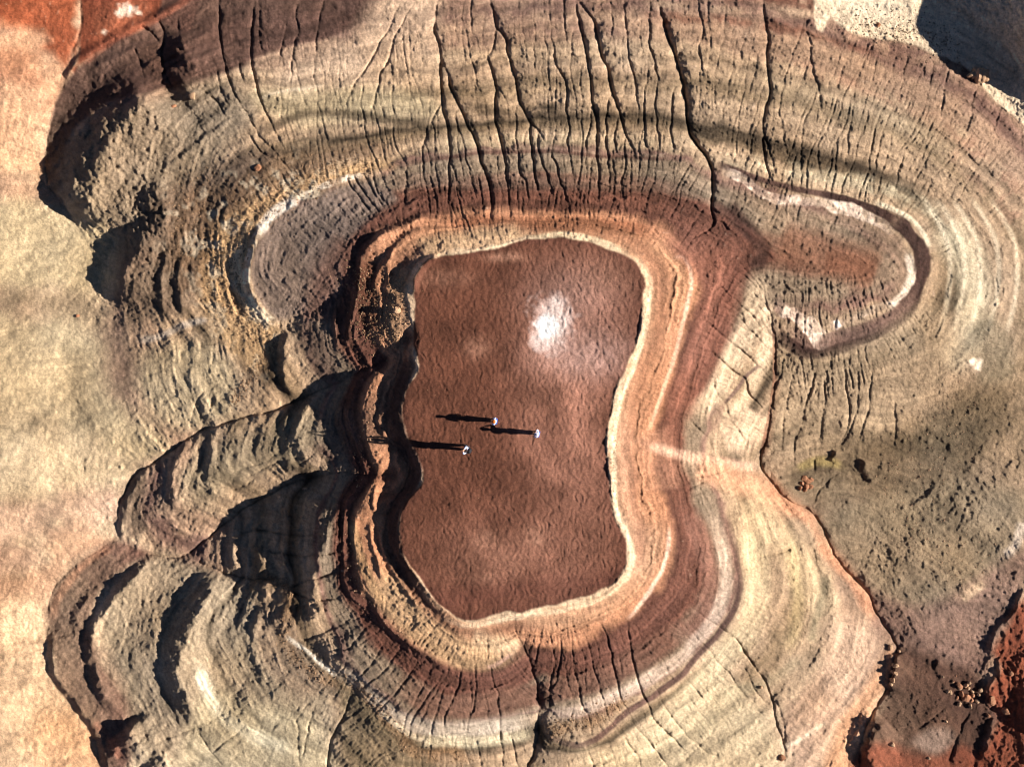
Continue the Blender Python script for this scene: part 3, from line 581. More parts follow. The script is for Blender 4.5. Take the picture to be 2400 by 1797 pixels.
# beds by height, outside the hilltop
zr = H0 / ZS + 0.06 * cw / 10 * 4 + 0.10 * WN1
RAMP = [(-30,OLLT),(-10.6,CREAM),(-9.9,CREAM),(-9.5,PINK),(-9.1,MAUVE),(-8.8,PINK),(-8.3,PINK),(-8.0,OLLT),(-7.4,OLLT),(-7.0,OLIVE),(-6.6,OLLT),(-6.1,OLLT),(-5.75,OLDK),(-5.4,OLIVE),(-5.0,OLLT),(-4.5,OLLT),(-4.3,MAUVE),(-4.0,GREY),(-3.5,GREY),(-3.1,BROWN),(-2.2,BROWN),(-1.9,c8(182,134,100)),(-1.2,c8(190,142,106)),(-.9,c8(168,122,92)),(-0.6,c8(182,138,106)),(-0.3,c8(196,158,124)),(-.12,CREAM),(1,CREAM)]
rz = np.array([r[0] for r in RAMP])
for ch in range(3):
    CC[..., ch] = np.interp(zr, rz, np.array([r[1][ch] for r in RAMP]))
# ---- left plain
area([(-900,-900),(170,-900),(172,50),(155,110),(150,160),(90,110),(0,60),(-900,0)], ORANGE, 1, 16, 4.0)
area([(-900,40),(0,60),(90,110),(150,160),(140,210),(100,300),(100,380),(60,380),(-900,380)], c8(216,172,134), 1, 26, 4.0)
area([(-900,100),(0,105),(60,150),(120,210),(100,230),(30,180),(-900,160)], c8(190,130,90), .6, 22, 4.0)
area([(-900,370),(0,378),(60,380),(130,400),(160,450),(80,440),(-900,430)], c8(180,138,112), .8, 22, 4.0)
area([(-900,430),(0,436),(80,440),(160,460),(235,480),(250,600),(200,640),(100,620),(0,630),(-900,640)], c8(196,178,142), .95, 26, 4.0)
area([(-900,640),(0,630),(100,620),(200,640),(210,700),(120,710),(0,660),(-900,680)], OLIVE, .7, 22, 4.0)  # shaded side of a fold in the plain, painted into the colour
area([(-900,690),(0,680),(200,720),(240,850),(360,960),(300,1010),(260,1060),(180,1060),(0,1080),(-900,1080)], c8(190,172,138), .9, 30, 4.0)
area([(-900,860),(0,880),(130,900),(100,950),(0,940),(-900,940)], c8(160,140,112), .6, 30, 4.0)
area([(-900,960),(0,950),(120,930),(280,990),(240,1060),(120,1080),(-900,1060)], c8(222,198,164), .7, 30, 4.0)  # sunlit side of a fold, painted in as a paler tone
area([(-900,1080),(0,1090),(150,1050),(250,1060),(252,1110),(120,1130),(0,1170),(-900,1170)], c8(206,170,148), .9, 28, 4.0)
area([(-900,1180),(0,1185),(100,1140),(200,1140),(100,1180),(0,1240),(-900,1240)], c8(176,136,116), .8, 20, 4.0)
area([(-900,1240),(0,1240),(110,1170),(245,1165),(190,1200),(140,1240),(105,1300),(100,1350),(-900,1340)], c8(196,148,116), .9, 22, 4.0)
area([(-900,1310),(0,1300),(100,1320),(106,1400),(110,1440),(160,1515),(200,1580),(222,1656),(240,2600),(-900,2600)], c8(224,186,148), 1, 24, 4.0)
area([(60,1570),(150,1540),(200,1600),(225,1700),(100,1700)], c8(214,156,104), .6, 24, 4.0)
area([(172,-900),(172,50),(155,150),(170,140),(330,50),(430,-10),(430,-900)], c8(150,84,50), 1, 6)
stroke([(200,60),(260,50),(330,20)], 30, c8(176,108,70), .6, .9)
for bx, by, br in ((278,22,14),(262,30,9),(225,70,6),(300,28,6)): mix(np.clip(blob(bx, by, br * 1.5, br) * 1.2 + .5 * (p1 - .2), 0, 1) * sstep(.15, .5, blob(bx, by, br * 1.6, br * 1.1) + .3 * p1), c8(226,200,178))
# ---- north-west flank: dark mauve bed over the foot, then olive
area([(430,-80),(330,45),(240,95),(165,150),(120,220),(100,310),(100,380),(130,410),(150,300),(220,230),(320,200),(430,180),(600,110),(760,60),(900,-80)], c8(106,80,70), .95, 6)
stroke([(170,140),(250,85),(340,40),(430,-20)], 8, c8(150,90,64), .6, .6)
area([(160,460),(110,400),(140,320),(230,240),(340,210),(480,170),(560,230),(480,330),(390,440),(280,560),(250,600),(250,500)], c8(146,130,110), .9, 22)
area([(760,80),(850,-60),(940,-60),(935,120),(840,160),(700,200),(600,170)], c8(206,180,154), .75, 30)
area([(540,200),(700,190),(850,190),(940,220),(930,260),(760,265),(640,270)], c8(184,170,140), .7, 20)
stroke([(560,290),(650,250),(740,245),(860,262),(930,268)], 9, OLDK, .7, .8)
stroke([(530,330),(650,310),(730,320),(860,305)], 10, OLIVE, .6, .8)
area([(330,420),(430,380),(520,330),(600,330),(540,420),(490,490),(440,560),(420,660),(350,680),(290,700),(260,640),(300,520)], c8(116,98,84), .8, 22)
stroke([(560,215),(600,200),(700,185)], 3, PALE, .5, .8)
# ---- north slope beds
for pts, wd, col, op in (
  ([(945,30),(1060,40),(1200,35),(1400,42),(1560,55)], 20, PINK, .5), ([(940,95),(1060,80),(1200,60),(1380,75)], 16, MAUVE, .55),
  ([(1400,8),(1560,20),(1740,30),(1800,50)], 9, CREAM, .5), ([(1380,40),(1560,45),(1700,62),(1800,90),(1900,120)], 10, c8(134,92,72), .75), ([(1400,62),(1560,70),(1700,90)], 7, PINK, .6),
  ([(1560,0),(1640,-5),(1760,12),(1800,40)], 12, c8(120,78,62), .8), ([(1760,20),(1830,75),(1900,100),(2000,120),(2090,165),(2130,230),(2210,290)], 15, c8(128,98,88), .85),
  ([(1740,110),(1850,140),(1960,190),(2070,260),(2200,350)], 20, PINK, .5), ([(1700,140),(1830,180),(1950,230),(2100,320),(2212,430)], 14, c8(160,120,98), .5),
  ([(1560,180),(1700,195),(1850,230),(2000,290),(2120,390),(2180,480)], 26, c8(170,152,124), .55), ([(2060,320),(2140,400),(2200,480)], 26, c8(160,122,104), .5),
  ([(940,160),(1100,150),(1300,160),(1500,160)], 18, PINK, .35),
  ([(950,250),(1020,235),(1100,245),(1180,230),(1280,245),(1400,262),(1500,280),(1560,290)], 9, OLDK, .7), ([(1120,225),(1180,240),(1230,262)], 13, OLDK, .6),
  ([(1500,270),(1560,300),(1640,310),(1700,340)], 13, OLDK, .75), ([(1640,335),(1750,355),(1860,365),(1950,395),(2010,420)], 11, OLDK, .8), ([(1180,175),(1260,190),(1350,185),(1500,195),(1700,215)], 10, OLIVE, .5),
  ([(940,320),(1100,300),(1300,305),(1500,310)], 16, c8(176,160,132), .6), ([(1560,345),(1700,372),(1850,395),(1960,425),(2050,480)], 15, c8(196,184,158), .65),
  ): stroke(pts, wd, col, op, .9, 3.2, brk=.7)
# beds above the thin dark line (north), grey to brown
stroke([(990,355),(1150,352),(1300,356),(1450,362),(1530,368)], 14, c8(156,136,114), .7, .7)
stroke([(820,400),(900,390),(1000,395),(1200,395),(1400,400),(1510,410)], 16, c8(138,114,98), .7, .7)
stroke([(800,440),(960,430),(1150,430),(1350,435),(1480,450)], 20, c8(118,80,64), .85, .6)
stroke([(960,480),(1080,478),(1200,482),(1330,488),(1410,505)], 13, c8(150,98,66), .75, .7)
stroke([(700,450),(760,440),(850,440),(940,425)], 22, BROWN, .6, .8)
stroke(zz(L3N,0), 4, c8(110,82,72), .8, .6, .6)
# rim cream, east and south
stroke([(1150,500),(1290,505),(1370,535),(1420,580),(1440,640),(1425,720),(1400,790),(1372,860),(1358,930),(1355,1000)], 22, c8(172,128,96), .5, .7, 1)
stroke([(1345,900),(1345,1000),(1350,1080),(1380,1150),(1395,1200),(1370,1260)], 20, c8(190,150,122), .45, .9)
stroke([(1410,520),(1455,560),(1470,620),(1460,680)], 14, c8(206,158,118), .8, .6)
stroke([(1375,555),(1402,600),(1402,660),(1392,720),(1370,790),(1345,850),(1332,900),(1326,960),(1328,1040),(1332,1100),(1355,1150),(1368,1200),(1352,1250),(1300,1292),(1200,1320),(1100,1335),(1010,1352),(960,1335)], 4.5, c8(226,202,170), .9, .7, 1.8)
stroke([(905,590),(960,560),(1040,545),(1130,522),(1200,508),(1280,518),(1350,545)], 7, c8(224,204,172), .9, .5, .8)
stroke([(900,540),(960,525),(1040,515),(1130,500)], 20, c8(214,182,142), .8, .8)
stroke([(880,580),(850,640),(850,700),(870,740)], 18, c8(186,150,112), .8, .8)
stroke(T(2,1,[(-60,20),(0,0),(50,90),(60,180),(30,300),(5,390)]) + [(1725,0)][:0] + [(1432,860),(1410,900)][:0], 3.5, c8(236,200,176), .7, .7)
stroke([(1492,590),(1490,640),(1475,700),(1460,760),(1440,820),(1420,880),(1400,930)], 4, c8(226,186,160), .7, .7)
# east brown bed
stroke([(1440,500),(1520,560),(1550,620),(1545,680),(1525,750),(1490,830),(1455,900)], 34, c8(150,104,86), .9, .45)
stroke([(1570,440),(1610,490),(1648,538),(1625,590)], 17, c8(84,60,52), .9, .6)
stroke([(1625,590),(1600,650),(1580,700)], 9, c8(104,74,62), .7, .6)
stroke([(1545,440),(1590,480),(1640,525)], 10, c8(104,70,60), .6, .7)
stroke([(1600,560),(1575,640),(1555,730),(1530,800),(1480,880)], 22, c8(136,92,76), .8, .6)
stroke([(1640,600),(1625,690),(1590,760),(1555,830),(1520,880),(1500,900)], 22, c8(206,184,156), .85, .5)
stroke([(1655,640),(1660,740),(1610,860),(1570,900)], 14, c8(222,198,168), .8, .6)
stroke(T(2,1,[(500,700),(400,790),(340,880),(260,960)]), 4, c8(128,104,96), .85, .4)
stroke(T(2,1,[(250,960),(220,1060),(180,1130)]), 8, c8(150,118,104), .5, .7)
stroke([(1560,950),(1610,930),(1640,890)], 34, c8(222,194,164), .8, .6)
stroke([(1400,930),(1430,1000),(1440,1060)], 34, c8(186,142,116), .5, .7)
stroke([(1400,960),(1480,985),(1560,1000),(1640,1010)], 10, c8(226,190,166), .7, .8)
stroke([(1500,1010),(1580,1030),(1650,1060),(1720,1110)], 26, c8(208,162,128), .8, .7)
stroke([(1655,1020),(1700,1090),(1760,1125),(1790,1190),(1850,1260),(1895,1340)], 15, c8(206,154,118), .85, .6)
side(V4[4:9], 18, c8(150,110,84), .5, -1)
stroke([(1670,700),(1674,780),(1668,860),(1655,930),(1643,990)], 4, c8(132,88,66), .8, .6)
stroke([(1600,1090),(1640,1110),(1700,1180),(1740,1240),(1790,1330)], 30, c8(214,190,152), .6, .8)
stroke(T(2,2,[(700,200),(720,400),(745,560),(740,680),(720,800),(650,900)]), 13, c8(204,186,136), .35, .9)
stroke(T(2,2,[(930,400),(900,550),(860,700),(830,850)]), 11, c8(150,138,112), .75, .8)
stroke(T(2,2,[(790,930),(620,1050),(500,1120),(300,1180),(180,1350),(60,1470)]), 12, c8(156,144,118), .55, .9)
area(T(2,2,[(950,750),(1200,700),(1340,900),(1340,1050),(1180,1300),(1080,1500),(900,1700),(500,1700),(680,1500),(900,1200)]), c8(208,178,152), .75, 30)
area(T(2,2,[(1340,880),(1350,1080),(1270,1220),(1180,1400),(1130,1500),(1130,1800),(900,1800),(1000,1400),(1200,1100)]), c8(210,158,114), .7, 16)
area(T(2,2,[(0,1150),(200,1050),(450,1200),(600,1400),(600,1700),(-400,1700),(-100,1300)]), c8(200,182,148), .7, 30)
stroke(T(2,2,[(640,1520),(760,1470),(860,1400),(930,1360)]), 4, c8(236,216,190), .6, .9)
# ---- south beds
stroke(T(1,2,[(1140,720),(1300,700),(1500,680),(1700,600),(1850,500),(1980,350),(2030,200),(2000,50)]), 18, c8(206,170,136), .45, .9)
stroke(T(1,2,[(200,400),(330,560),(500,740),(700,880),(900,930),(1100,880)]), 34, c8(196,164,124), .85, .45)
stroke(T(1,2,[(60,60),(130,300),(190,450),(280,600)]), 10, c8(196,160,116), .8, .5)
stroke(T(1,2,[(840,800),(950,830),(1080,860),(1150,900)]), 18, c8(222,194,158), .6, .8)
stroke(T(1,2,[(160,720),(330,860),(520,1000),(720,1090),(950,1100),(1150,1060),(1300,960),(1480,970),(1700,900),(1900,780),(2080,640),(2180,480)]), 26, c8(122,84,70), .95, .35, 1.2)
stroke(T(1,2,[(350,1100),(600,1240),(850,1250),(1050,1220),(1230,1180),(1450,1140),(1700,1060),(1900,960),(2100,840),(2230,720)]), 26, c8(132,98,82), .9, .4)
stroke(T(1,2,[(2212,820),(2330,700),(2390,500),(2370,300),(2300,100),(2230,0)]), 22, c8(150,110,94), .8, .5)
stroke(T(1,2,[(1100,920),(1000,985),(940,1000)]), 4, c8(206,166,146), .7, .7); stroke(T(1,2,[(2120,100),(2110,260),(2050,420),(1900,640),(1850,690)]), 4, c8(230,200,180), .7, .7)
stroke(T(1,2,[(0,1010),(200,1200),(350,1320),(560,1400),(800,1410),(1050,1380),(1260,1330)]), 17, c8(190,176,160), .85, .5)
stroke(T(1,2,[(500,1480),(700,1480),(950,1480),(1240,1430)]), 12, c8(212,198,168), .8, .6)
stroke(T(1,2,[(1290,1310),(1500,1290),(1750,1200),(1950,1100),(2212,930)]) + T(2,2,[(60,850),(150,760),(240,600),(280,440),(270,300),(230,130),(190,20)]), 13, c8(206,184,166), .8, .5)
stroke(zz(L3SE,0)[:0] + T(1,2,[(1330,1440),(1450,1490),(1550,1505),(1650,1465),(1750,1380),(1850,1290),(2000,1200),(2100,1130),(2212,1040)]) + T(2,2,[(100,920),(200,820),(290,700),(345,600),(368,500),(375,420),(355,330),(340,230),(315,120),(285,30)]), 6.5, c8(112,86,78), .95, .35, .8)
stroke(T(1,2,[(1500,1560),(1700,1600),(1900,1500),(2100,1350),(2300,1180)]) + T(2,2,[(250,950),(400,800),(470,600),(480,400),(430,200),(380,50)]), 26, c8(208,188,154), .75, .6)
area(T(1,2,[(0,1080),(100,1150),(300,1380),(420,1500),(600,1620),(700,1900),(-20,1900),(-10,1500)]), c8(140,124,98), .8, 14)
# ---- right spur
stroke([(1680,520),(1760,545),(1850,570),(1900,590)], 46, c8(140,102,80), .85, .6)
stroke([(1780,560),(1850,575),(1895,590)], 26, c8(138,92,66), .6, .9)
stroke([(1560,400),(1640,440),(1750,470),(1850,480),(1920,520),(1950,570),(1945,620),(1900,670),(1830,690),(1760,680),(1700,650)], 15, c8(160,138,116), .7, .7)
stroke([(1960,545),(1968,590),(1955,630),(1920,665)], 8, c8(214,202,188), .8, .6)
DB = T(2,0,[(200,1060),(300,1085),(450,1140),(600,1190),(750,1225),(900,1255),(1100,1310),(1250,1360),(1380,1430),(1480,1530),(1530,1600),(1545,1656)]) + T(2,1,[(1550,60),(1530,150),(1480,280),(1380,400),(1250,480),(1100,545),(980,590),(850,610),(750,590),(650,540),(600,470)])
stroke(DB[:8], 6.5, c8(108,82,74), .95, .4, .8)
stroke(DB[5:9], 9, c8(80,58,52), .98, .25, 1.2)
stroke(DB[7:], 17, c8(80,58,52), .98, .2, 1.2)
stroke(DB[16:], 15, c8(80,58,52), .95, .25, 1.2)
stroke(T(2,1,[(1500,200),(1420,330),(1300,420),(1150,480),(1000,520),(880,560),(760,520),(680,440)]), 13, c8(130,104,92), .9, .3)
CR = T(2,0,[(280,1105),(400,1160),(520,1250),(640,1290),(760,1300),(880,1310),(1000,1340),(1100,1370),(1200,1400),(1290,1450),(1350,1500)])
stroke(CR, 10, c8(226,204,186), 1, .18, 2.2, brk=.7)
stroke(CR[3:9], 13, c8(226,204,186), .9, .2, 2.6, brk=.8)
stroke(T(2,1,[(640,340),(720,390),(790,440),(850,500),(900,540)]), 18, c8(228,206,188), 1, .12, 3.4, brk=.5)
stroke(T(2,1,[(980,445),(1020,430)]), 9, c8(236,212,198), 1, .2, 1.5)
stroke(T(2,1,[(1080,420),(1150,380),(1220,350),(1290,320),(1370,290),(1430,240),(1480,170),(1490,80)]), 6, c8(222,202,184), .95, .3, 2.4, brk=.8)
stroke(T(2,0,[(1240,1310),(1420,1380),(1540,1480),(1600,1600)]) , 5, c8(208,196,172), .8, .6)
stroke([(2040,480),(2090,560),(2110,640),(2090,720),(2030,790)], 34, c8(212,200,172), .6, .8)
for k, (xx, op) in enumerate(((2045,.5),(2075,.45),(2110,.5),(2150,.5),(2190,.4))):
    stroke([(xx-50,430),(xx,520),(xx+6,620),(xx-16,720)], 5, c8(222,208,182), op, .9)
area(T(2,1,[(620,560),(760,660),(1000,620),(1300,500),(1600,300),(1800,500),(1700,800),(1500,1000),(1200,1250),(700,1300),(580,1150),(620,800)]), c8(168,148,122), .7, 24)
area(T(2,1,[(900,1250),(1400,1150),(1650,950),(1900,800),(2100,900),(1900,1400),(1600,1800),(1100,1750),(850,1650),(650,1450)]), c8(108,94,72), .7, 34)
area(T(2,1,[(1880,440),(2000,380),(2100,480),(2140,640),(2120,800),(1930,800),(1900,680),(1850,560)]), c8(128,120,100), .6, 20)
area(T(2,2,[(860,60),(1250,-100),(1800,-200),(2250,-100),(2212,150),(1900,450),(1600,700),(1350,600),(1200,480),(1050,300)]), c8(150,134,110), .8, 26)
area(T(2,2,[(1250,560),(1500,600),(1800,500),(2212,250),(2212,500),(2050,800),(1960,950),(1700,1000),(1500,1000),(1380,860)]), c8(146,118,104), .85, 22)
area(T(2,2,[(1400,880),(1700,960),(1900,1050),(1980,1200),(2030,1330),(1960,1500),(1900,1700),(1150,1700),(1180,1450),(1300,1200)]), c8(96,68,54), .85, 18)
area(T(2,2,[(2212,560),(2100,750),(2000,900),(2050,1000),(1960,1180),(2040,1330),(1970,1500),(1900,1750),(2900,2000),(2900,400)]), c8(154,84,48), .95, 14)
area(T(2,2,[(1150,1540),(1300,1500),(1600,1580),(1750,1500),(1900,1560),(1890,1800),(1100,1800)]), c8(150,84,54), .7, 16)
area(T(2,2,[(1500,1480),(1600,1400),(1720,1400),(1760,1480),(1650,1560)]), c8(168,146,132), .7, 14)
area(T(2,2,[(2150,1330),(2100,1500),(2000,1640),(2300,1700),(2300,1200)]), c8(150,88,58), .5, 26)
stroke(T(2,2,[(1950,450),(1880,510),(1800,560)]), 10, c8(206,178,146), .8, .7); stroke(T(2,2,[(2200,60),(2150,220),(2080,280)]), 9, c8(222,206,190), .7, .8)
stroke(T(2,1,[(1850,690),(1920,680),(1900,740)]), 8, c8(232,212,190), .9, .6)
# ---- north-east plain
area([(1755,-10),(1795,37),(1835,67),(1885,83),(1941,90),(1981,100),(2025,120),(2069,137),(2095,157),(2118,180),(2158,227),(2211,267),(2290,330),(2900,560),(2900,-900),(1700,-900)], c8(222,202,174), 1, 4)
# ---- left spur (grey) and its white crust
area([(540,590),(560,520),(620,460),(720,410),(800,395),(860,430),(800,470),(740,540),(730,640),(650,680),(600,690),(560,650)], c8(142,124,112), .95, 10)
stroke([(760,520),(720,580),(700,640),(690,700)], 34, c8(128,94,80), .8, .8)
stroke([(640,720),(680,740),(700,790),(690,820)], 30, c8(124,102,88), .8, .6); stroke([(760,640),(740,700),(760,760)], 26, c8(116,82,66), .8, .7)
stroke([(800,560),(790,640),(800,720)], 22, c8(116,76,56), .8, .7)
area([(470,470),(520,450),(600,400),(700,360),(760,350),(820,345),(850,360),(780,380),(700,405),(620,440),(560,500),(535,560),(535,620),(560,670),(600,705),(600,760),(560,800),(520,780),(450,700),(430,600),(440,520)], c8(200,166,120), .85, 16, 1.6)
area([(400,420),(500,400),(600,340),(700,320),(800,310),(850,330),(760,350),(640,390),(520,450),(460,520),(430,620),(380,640),(370,540)], c8(134,108,84), .6, 18, 1.6)
stroke([(815,372),(740,388),(670,415),(610,450),(575,480),(548,520),(535,570),(532,620),(550,660),(580,690),(600,700)], 7, c8(230,212,190), .95, .35, 2.2, brk=.7)
stroke([(520,520),(510,560),(515,610),(540,660),(580,700)], 14, c8(228,206,172), .6, .8, 1.6)
stroke([(640,430),(590,462),(560,500)], 13, c8(232,220,206), .9, .3, 1.2)
stroke([(300,735),(350,725),(400,700),(450,690)], 7, c8(196,184,172), .7, .8)
area([(320,760),(420,740),(500,790),(500,880),(440,920),(360,920),(300,840)], c8(192,174,142), .85, 26)
# ---- finger
stroke([(860,900),(760,925),(640,955)], 46, c8(122,98,84), .6, .8)
stroke([(700,900),(600,960),(480,1010),(400,1070)], 46, c8(158,144,120), .75, .6)
stroke([(300,1030),(280,1100),(300,1160)], 26, c8(126,106,90), .8, .7)
# ---- south-west lobes
area([(250,1166),(187,1203),(147,1233),(110,1293),(102,1329),(108,1379),(127,1476),(187,1553),(217,1619),(235,1700),(320,1560),(250,1480),(200,1380),(210,1290),(260,1230),(330,1200)], c8(126,92,80), .95, 12)
stroke([(240,1180),(180,1220),(130,1280),(112,1340)], 9, c8(196,138,104), .75, .6); stroke([(200,1560),(240,1600),(262,1640)], 10, c8(150,90,70), .6, .7)
area([(330,1200),(450,1230),(560,1290),(640,1400),(700,1450),(720,1580),(700,1700),(330,1700),(270,1480),(220,1380),(240,1290)], c8(168,152,128), .85, 20)
area([(560,1290),(630,1340),(660,1420),(720,1480),(640,1500),(570,1440),(550,1360)], c8(168,144,120), .7, 18)
stroke(T(0,2,[(1290,1050),(1330,1130),(1380,1220),(1420,1290)]), 7, c8(240,232,220), 1, .5, 1); stroke(T(0,2,[(1280,980),(1400,1280),(1560,1400),(1720,1470),(1900,1530)]), 13, c8(216,208,188), .8, .8)
area([(440,1500),(560,1520),(680,1560),(700,1700),(400,1700)], c8(196,182,150), .6, 26)
GR_LINES = [T(0,2,[(1620,425),(1800,450),(1870,520),(1860,640),(1840,780),(1880,900),(1980,1010),(2100,1080),(2200,1100)]), T(1,2,[(30,1080),(130,1160),(230,1260),(330,1380),(420,1500),(560,1570),(700,1560),(860,1600)]), T(1,2,[(1350,1440),(1450,1380),(1600,1360),(1750,1270),(1850,1220)])]
for l in GR_LINES: stroke(l, 12, c8(156,124,88), .6, .8, 3.2, brk=.6)
stroke(T(0,2,[(1850,800),(1990,900),(2060,960),(2180,1060)]), 5, c8(226,216,200), .7, .6, 2)
stroke(T(1,2,[(250,1290),(450,1440),(560,1480)]), 5, c8(216,200,172), .7, .6, 2)
# hollow with yellow clay
stroke(T(2,1,[(740,1380),(850,1330),(940,1330),(1030,1360)]), 9, c8(170,152,98), .8, .7)

side([(896,760),(900,770),(883,830),(871,860),(870,900),(886,957),(904,985),(914,1011),(900,1058),(868,1100),(863,1140),(880,1215),(925,1275)], 44, c8(96,72,66), .9, 1, .5)  # brown cliff below the west rim, painted darker to deepen its shade
_pk = (plainL * sstep(180, 420, FY) * .3)[..., None]
CC = CC * (1 - _pk) + c8(208,186,150) * _pk
# ---- mottling and streaks of the beds
n1 = fbm(FX, FY, 90, 4, 121); n2 = fbm(FX, FY, 14, 3, 122); n3 = noise(FX, FY, 4.4, seed=124)
mod = 1 + 0.14 * n1 + 0.15 * n2 + 0.13 * n3 + .10 * p3
mod += (1 - INs) * (0.10 * C1 * (1 - plainL * .7) + 0.035 * R2 * rillm)
CC *= np.clip(mod, .4, 1.8)[..., None]
CC *= (1 - plainL * (.12 - .05 * R1 - .06 * fbm(FX + 40 * WN1, FY, 120, 4, 126, cy=60)))[..., None]
CC[..., 1] *= .98
Lm = CC.mean(-1, keepdims=True)
CC = .52 * np.power(np.maximum(CC, 0) / .52, 1.28)
Lm = CC.mean(-1, keepdims=True)
CC = (Lm + .80 * (CC - Lm)) * np.array([1.01, .99, .93], np.float32)
CC *= (1 + (stm * (.12 * ST1 + .13 * ST2 + .10 * ST3)) * (.6 + .5 * np.clip(fbm(FX, FY, 90, 2, 60) + .5, 0, 1)))[..., None]
CC *= (1 - .16 * RUN)[..., None]
hue = fbm(FX, FY, 120, 3, 131)
CC[..., 0] *= 1 + 0.06 * hue; CC[..., 2] *= 1 - 0.08 * hue
gr = sstep(.15, .5, fbm(FX, FY, 8, 3, 141, gain=.7))
gm = (blob(500, 580, 70, 130) + blob(640, 400, 130, 50) + .9 * blob(560, 740, 60, 60) + .6 * blob(420, 480, 80, 90)) * (1 - INs)
gm = np.clip(gm, 0, 1) * (poly_in(FX, FY, spline([(540,590),(560,520),(620,460),(720,410),(800,395),(860,430),(800,470),(740,540),(730,640),(650,680),(600,690),(560,650)], True, 20)) == 0)
mix(gr * gm * .7, c8(112,84,58))
mix(sstep(.1, .45, fbm(FX, FY, 22, 3, 147)) * gm * .6, c8(226,208,180))
# rocks strewn on the north-east plain
mix(sstep(.25, .45, fbm(FX, FY, 9, 3, 143, gain=.7)) * NEPLAIN * np.clip(blob(2000, 80, 130, 36) + blob(1860, 60, 70, 30), 0, 1) * .75, c8(132,112,92))
# ---- hilltop
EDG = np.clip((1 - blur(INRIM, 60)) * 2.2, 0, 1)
PC = np.empty_like(CC); PC[:] = PLAT
def pmix(m, col):
    PC[:] = PC * (1 - m[..., None]) + col * m[..., None]
pn = fbm(FX, FY, 60, 4, 151); pf = fbm(FX, FY, 10, 3, 152)
pmix(np.clip(.45 * blob(1180, 900, 70, 260) + .45 * blob(1260, 1000, 70, 260) + .4 * blob(1280, 700, 110, 150) + .3 * blob(1090, 1200, 180, 90), 0, .8) * (1 + .8 * pn), c8(158,114,97))
pmix(np.clip(.95 * blob(1265, 765, 90, 46) * (1 + .5 * pn + .4 * pf) + .4 * blob(1240, 640, 90, 60), 0, .8), c8(186,150,138))
wd_ = np.sqrt(((FX - 1192 + 8 * np.sin(FY / 23)) / 50) ** 2 + ((FY - 697) / 60) ** 2) + .26 * pf + .34 * fbm(FX, FY, 24, 3, 156)
pmix(.85 * (1 - sstep(.75, 1.25, wd_)), c8(214,186,176))
pmix(.9 * np.clip((1 - sstep(.5, .9, wd_)) * sstep(-.5, .3, pf + .2), 0, 1), c8(232,214,206))
pmix(.95 * (1 - sstep(.6, 1.1, np.sqrt(((FX - 1181) / 27) ** 2 + ((FY - 706) / 29) ** 2) + .3 * pf)), c8(252,250,248))
for bx, by, rx, ry, op in ((1045,1165,26,20,.35),(1155,1158,28,22,.35),(1160,1168,10,8,.4),(1030,750,26,22,.35),(1070,1210,80,40,.18),(960,600,60,20,.2),(1050,1250,30,14,.2),(1090,555,40,10,.6),(1300,600,60,40,.2)):
    pmix(np.clip(op * blob(bx, by, rx, ry) * (1 + .8 * pf), 0, 1), c8(188,142,120))
pmix(.35 * (1 - sstep(0, 46, np.abs(FY - 1290 + .12 * (FX - 1000)))), c8(100,62,54))
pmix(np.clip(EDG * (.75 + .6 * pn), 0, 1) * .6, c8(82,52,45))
PC = PC.mean(-1, keepdims=True) + 1.08 * (PC - PC.mean(-1, keepdims=True))
PC *= np.clip(.93 + .30 * pn + .14 * fbm(FX, FY, 26, 2, 157, cy=50) + .14 * pf + .10 * n3, .5, 1.6)[..., None]
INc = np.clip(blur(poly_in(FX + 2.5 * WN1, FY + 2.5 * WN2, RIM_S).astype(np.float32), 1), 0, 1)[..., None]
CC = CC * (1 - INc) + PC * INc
CC = np.clip(CC, 0.01, 0.92)

# ------------------------------------------------------------------ to metres
def unproj(fx, fy, z):
    s = (CAM_H - z) / CAM_H / PPM
    return (fx - CX) * s, -(fy - CY) * s
WX, WY = unproj(FX, FY, H)
VV = np.stack([WX, WY, H], -1).reshape(-1, 3).astype(np.float32)
def ground(fx, fy):
    """point of the ground under reference units (fx, fy)"""
    u = np.interp(fx, ax, np.arange(NX)); v_ = np.interp(fy, ay, np.arange(NY))
    a, b = int(v_), int(u); fv, fu = v_ - a, u - b
    z = (H[a, b] * (1 - fu) + H[a, b + 1] * fu) * (1 - fv) + (H[a + 1, b] * (1 - fu) + H[a + 1, b + 1] * fu) * fv
    x, y = unproj(fx, fy, z)
    return Vector((float(x), float(y), float(z)))

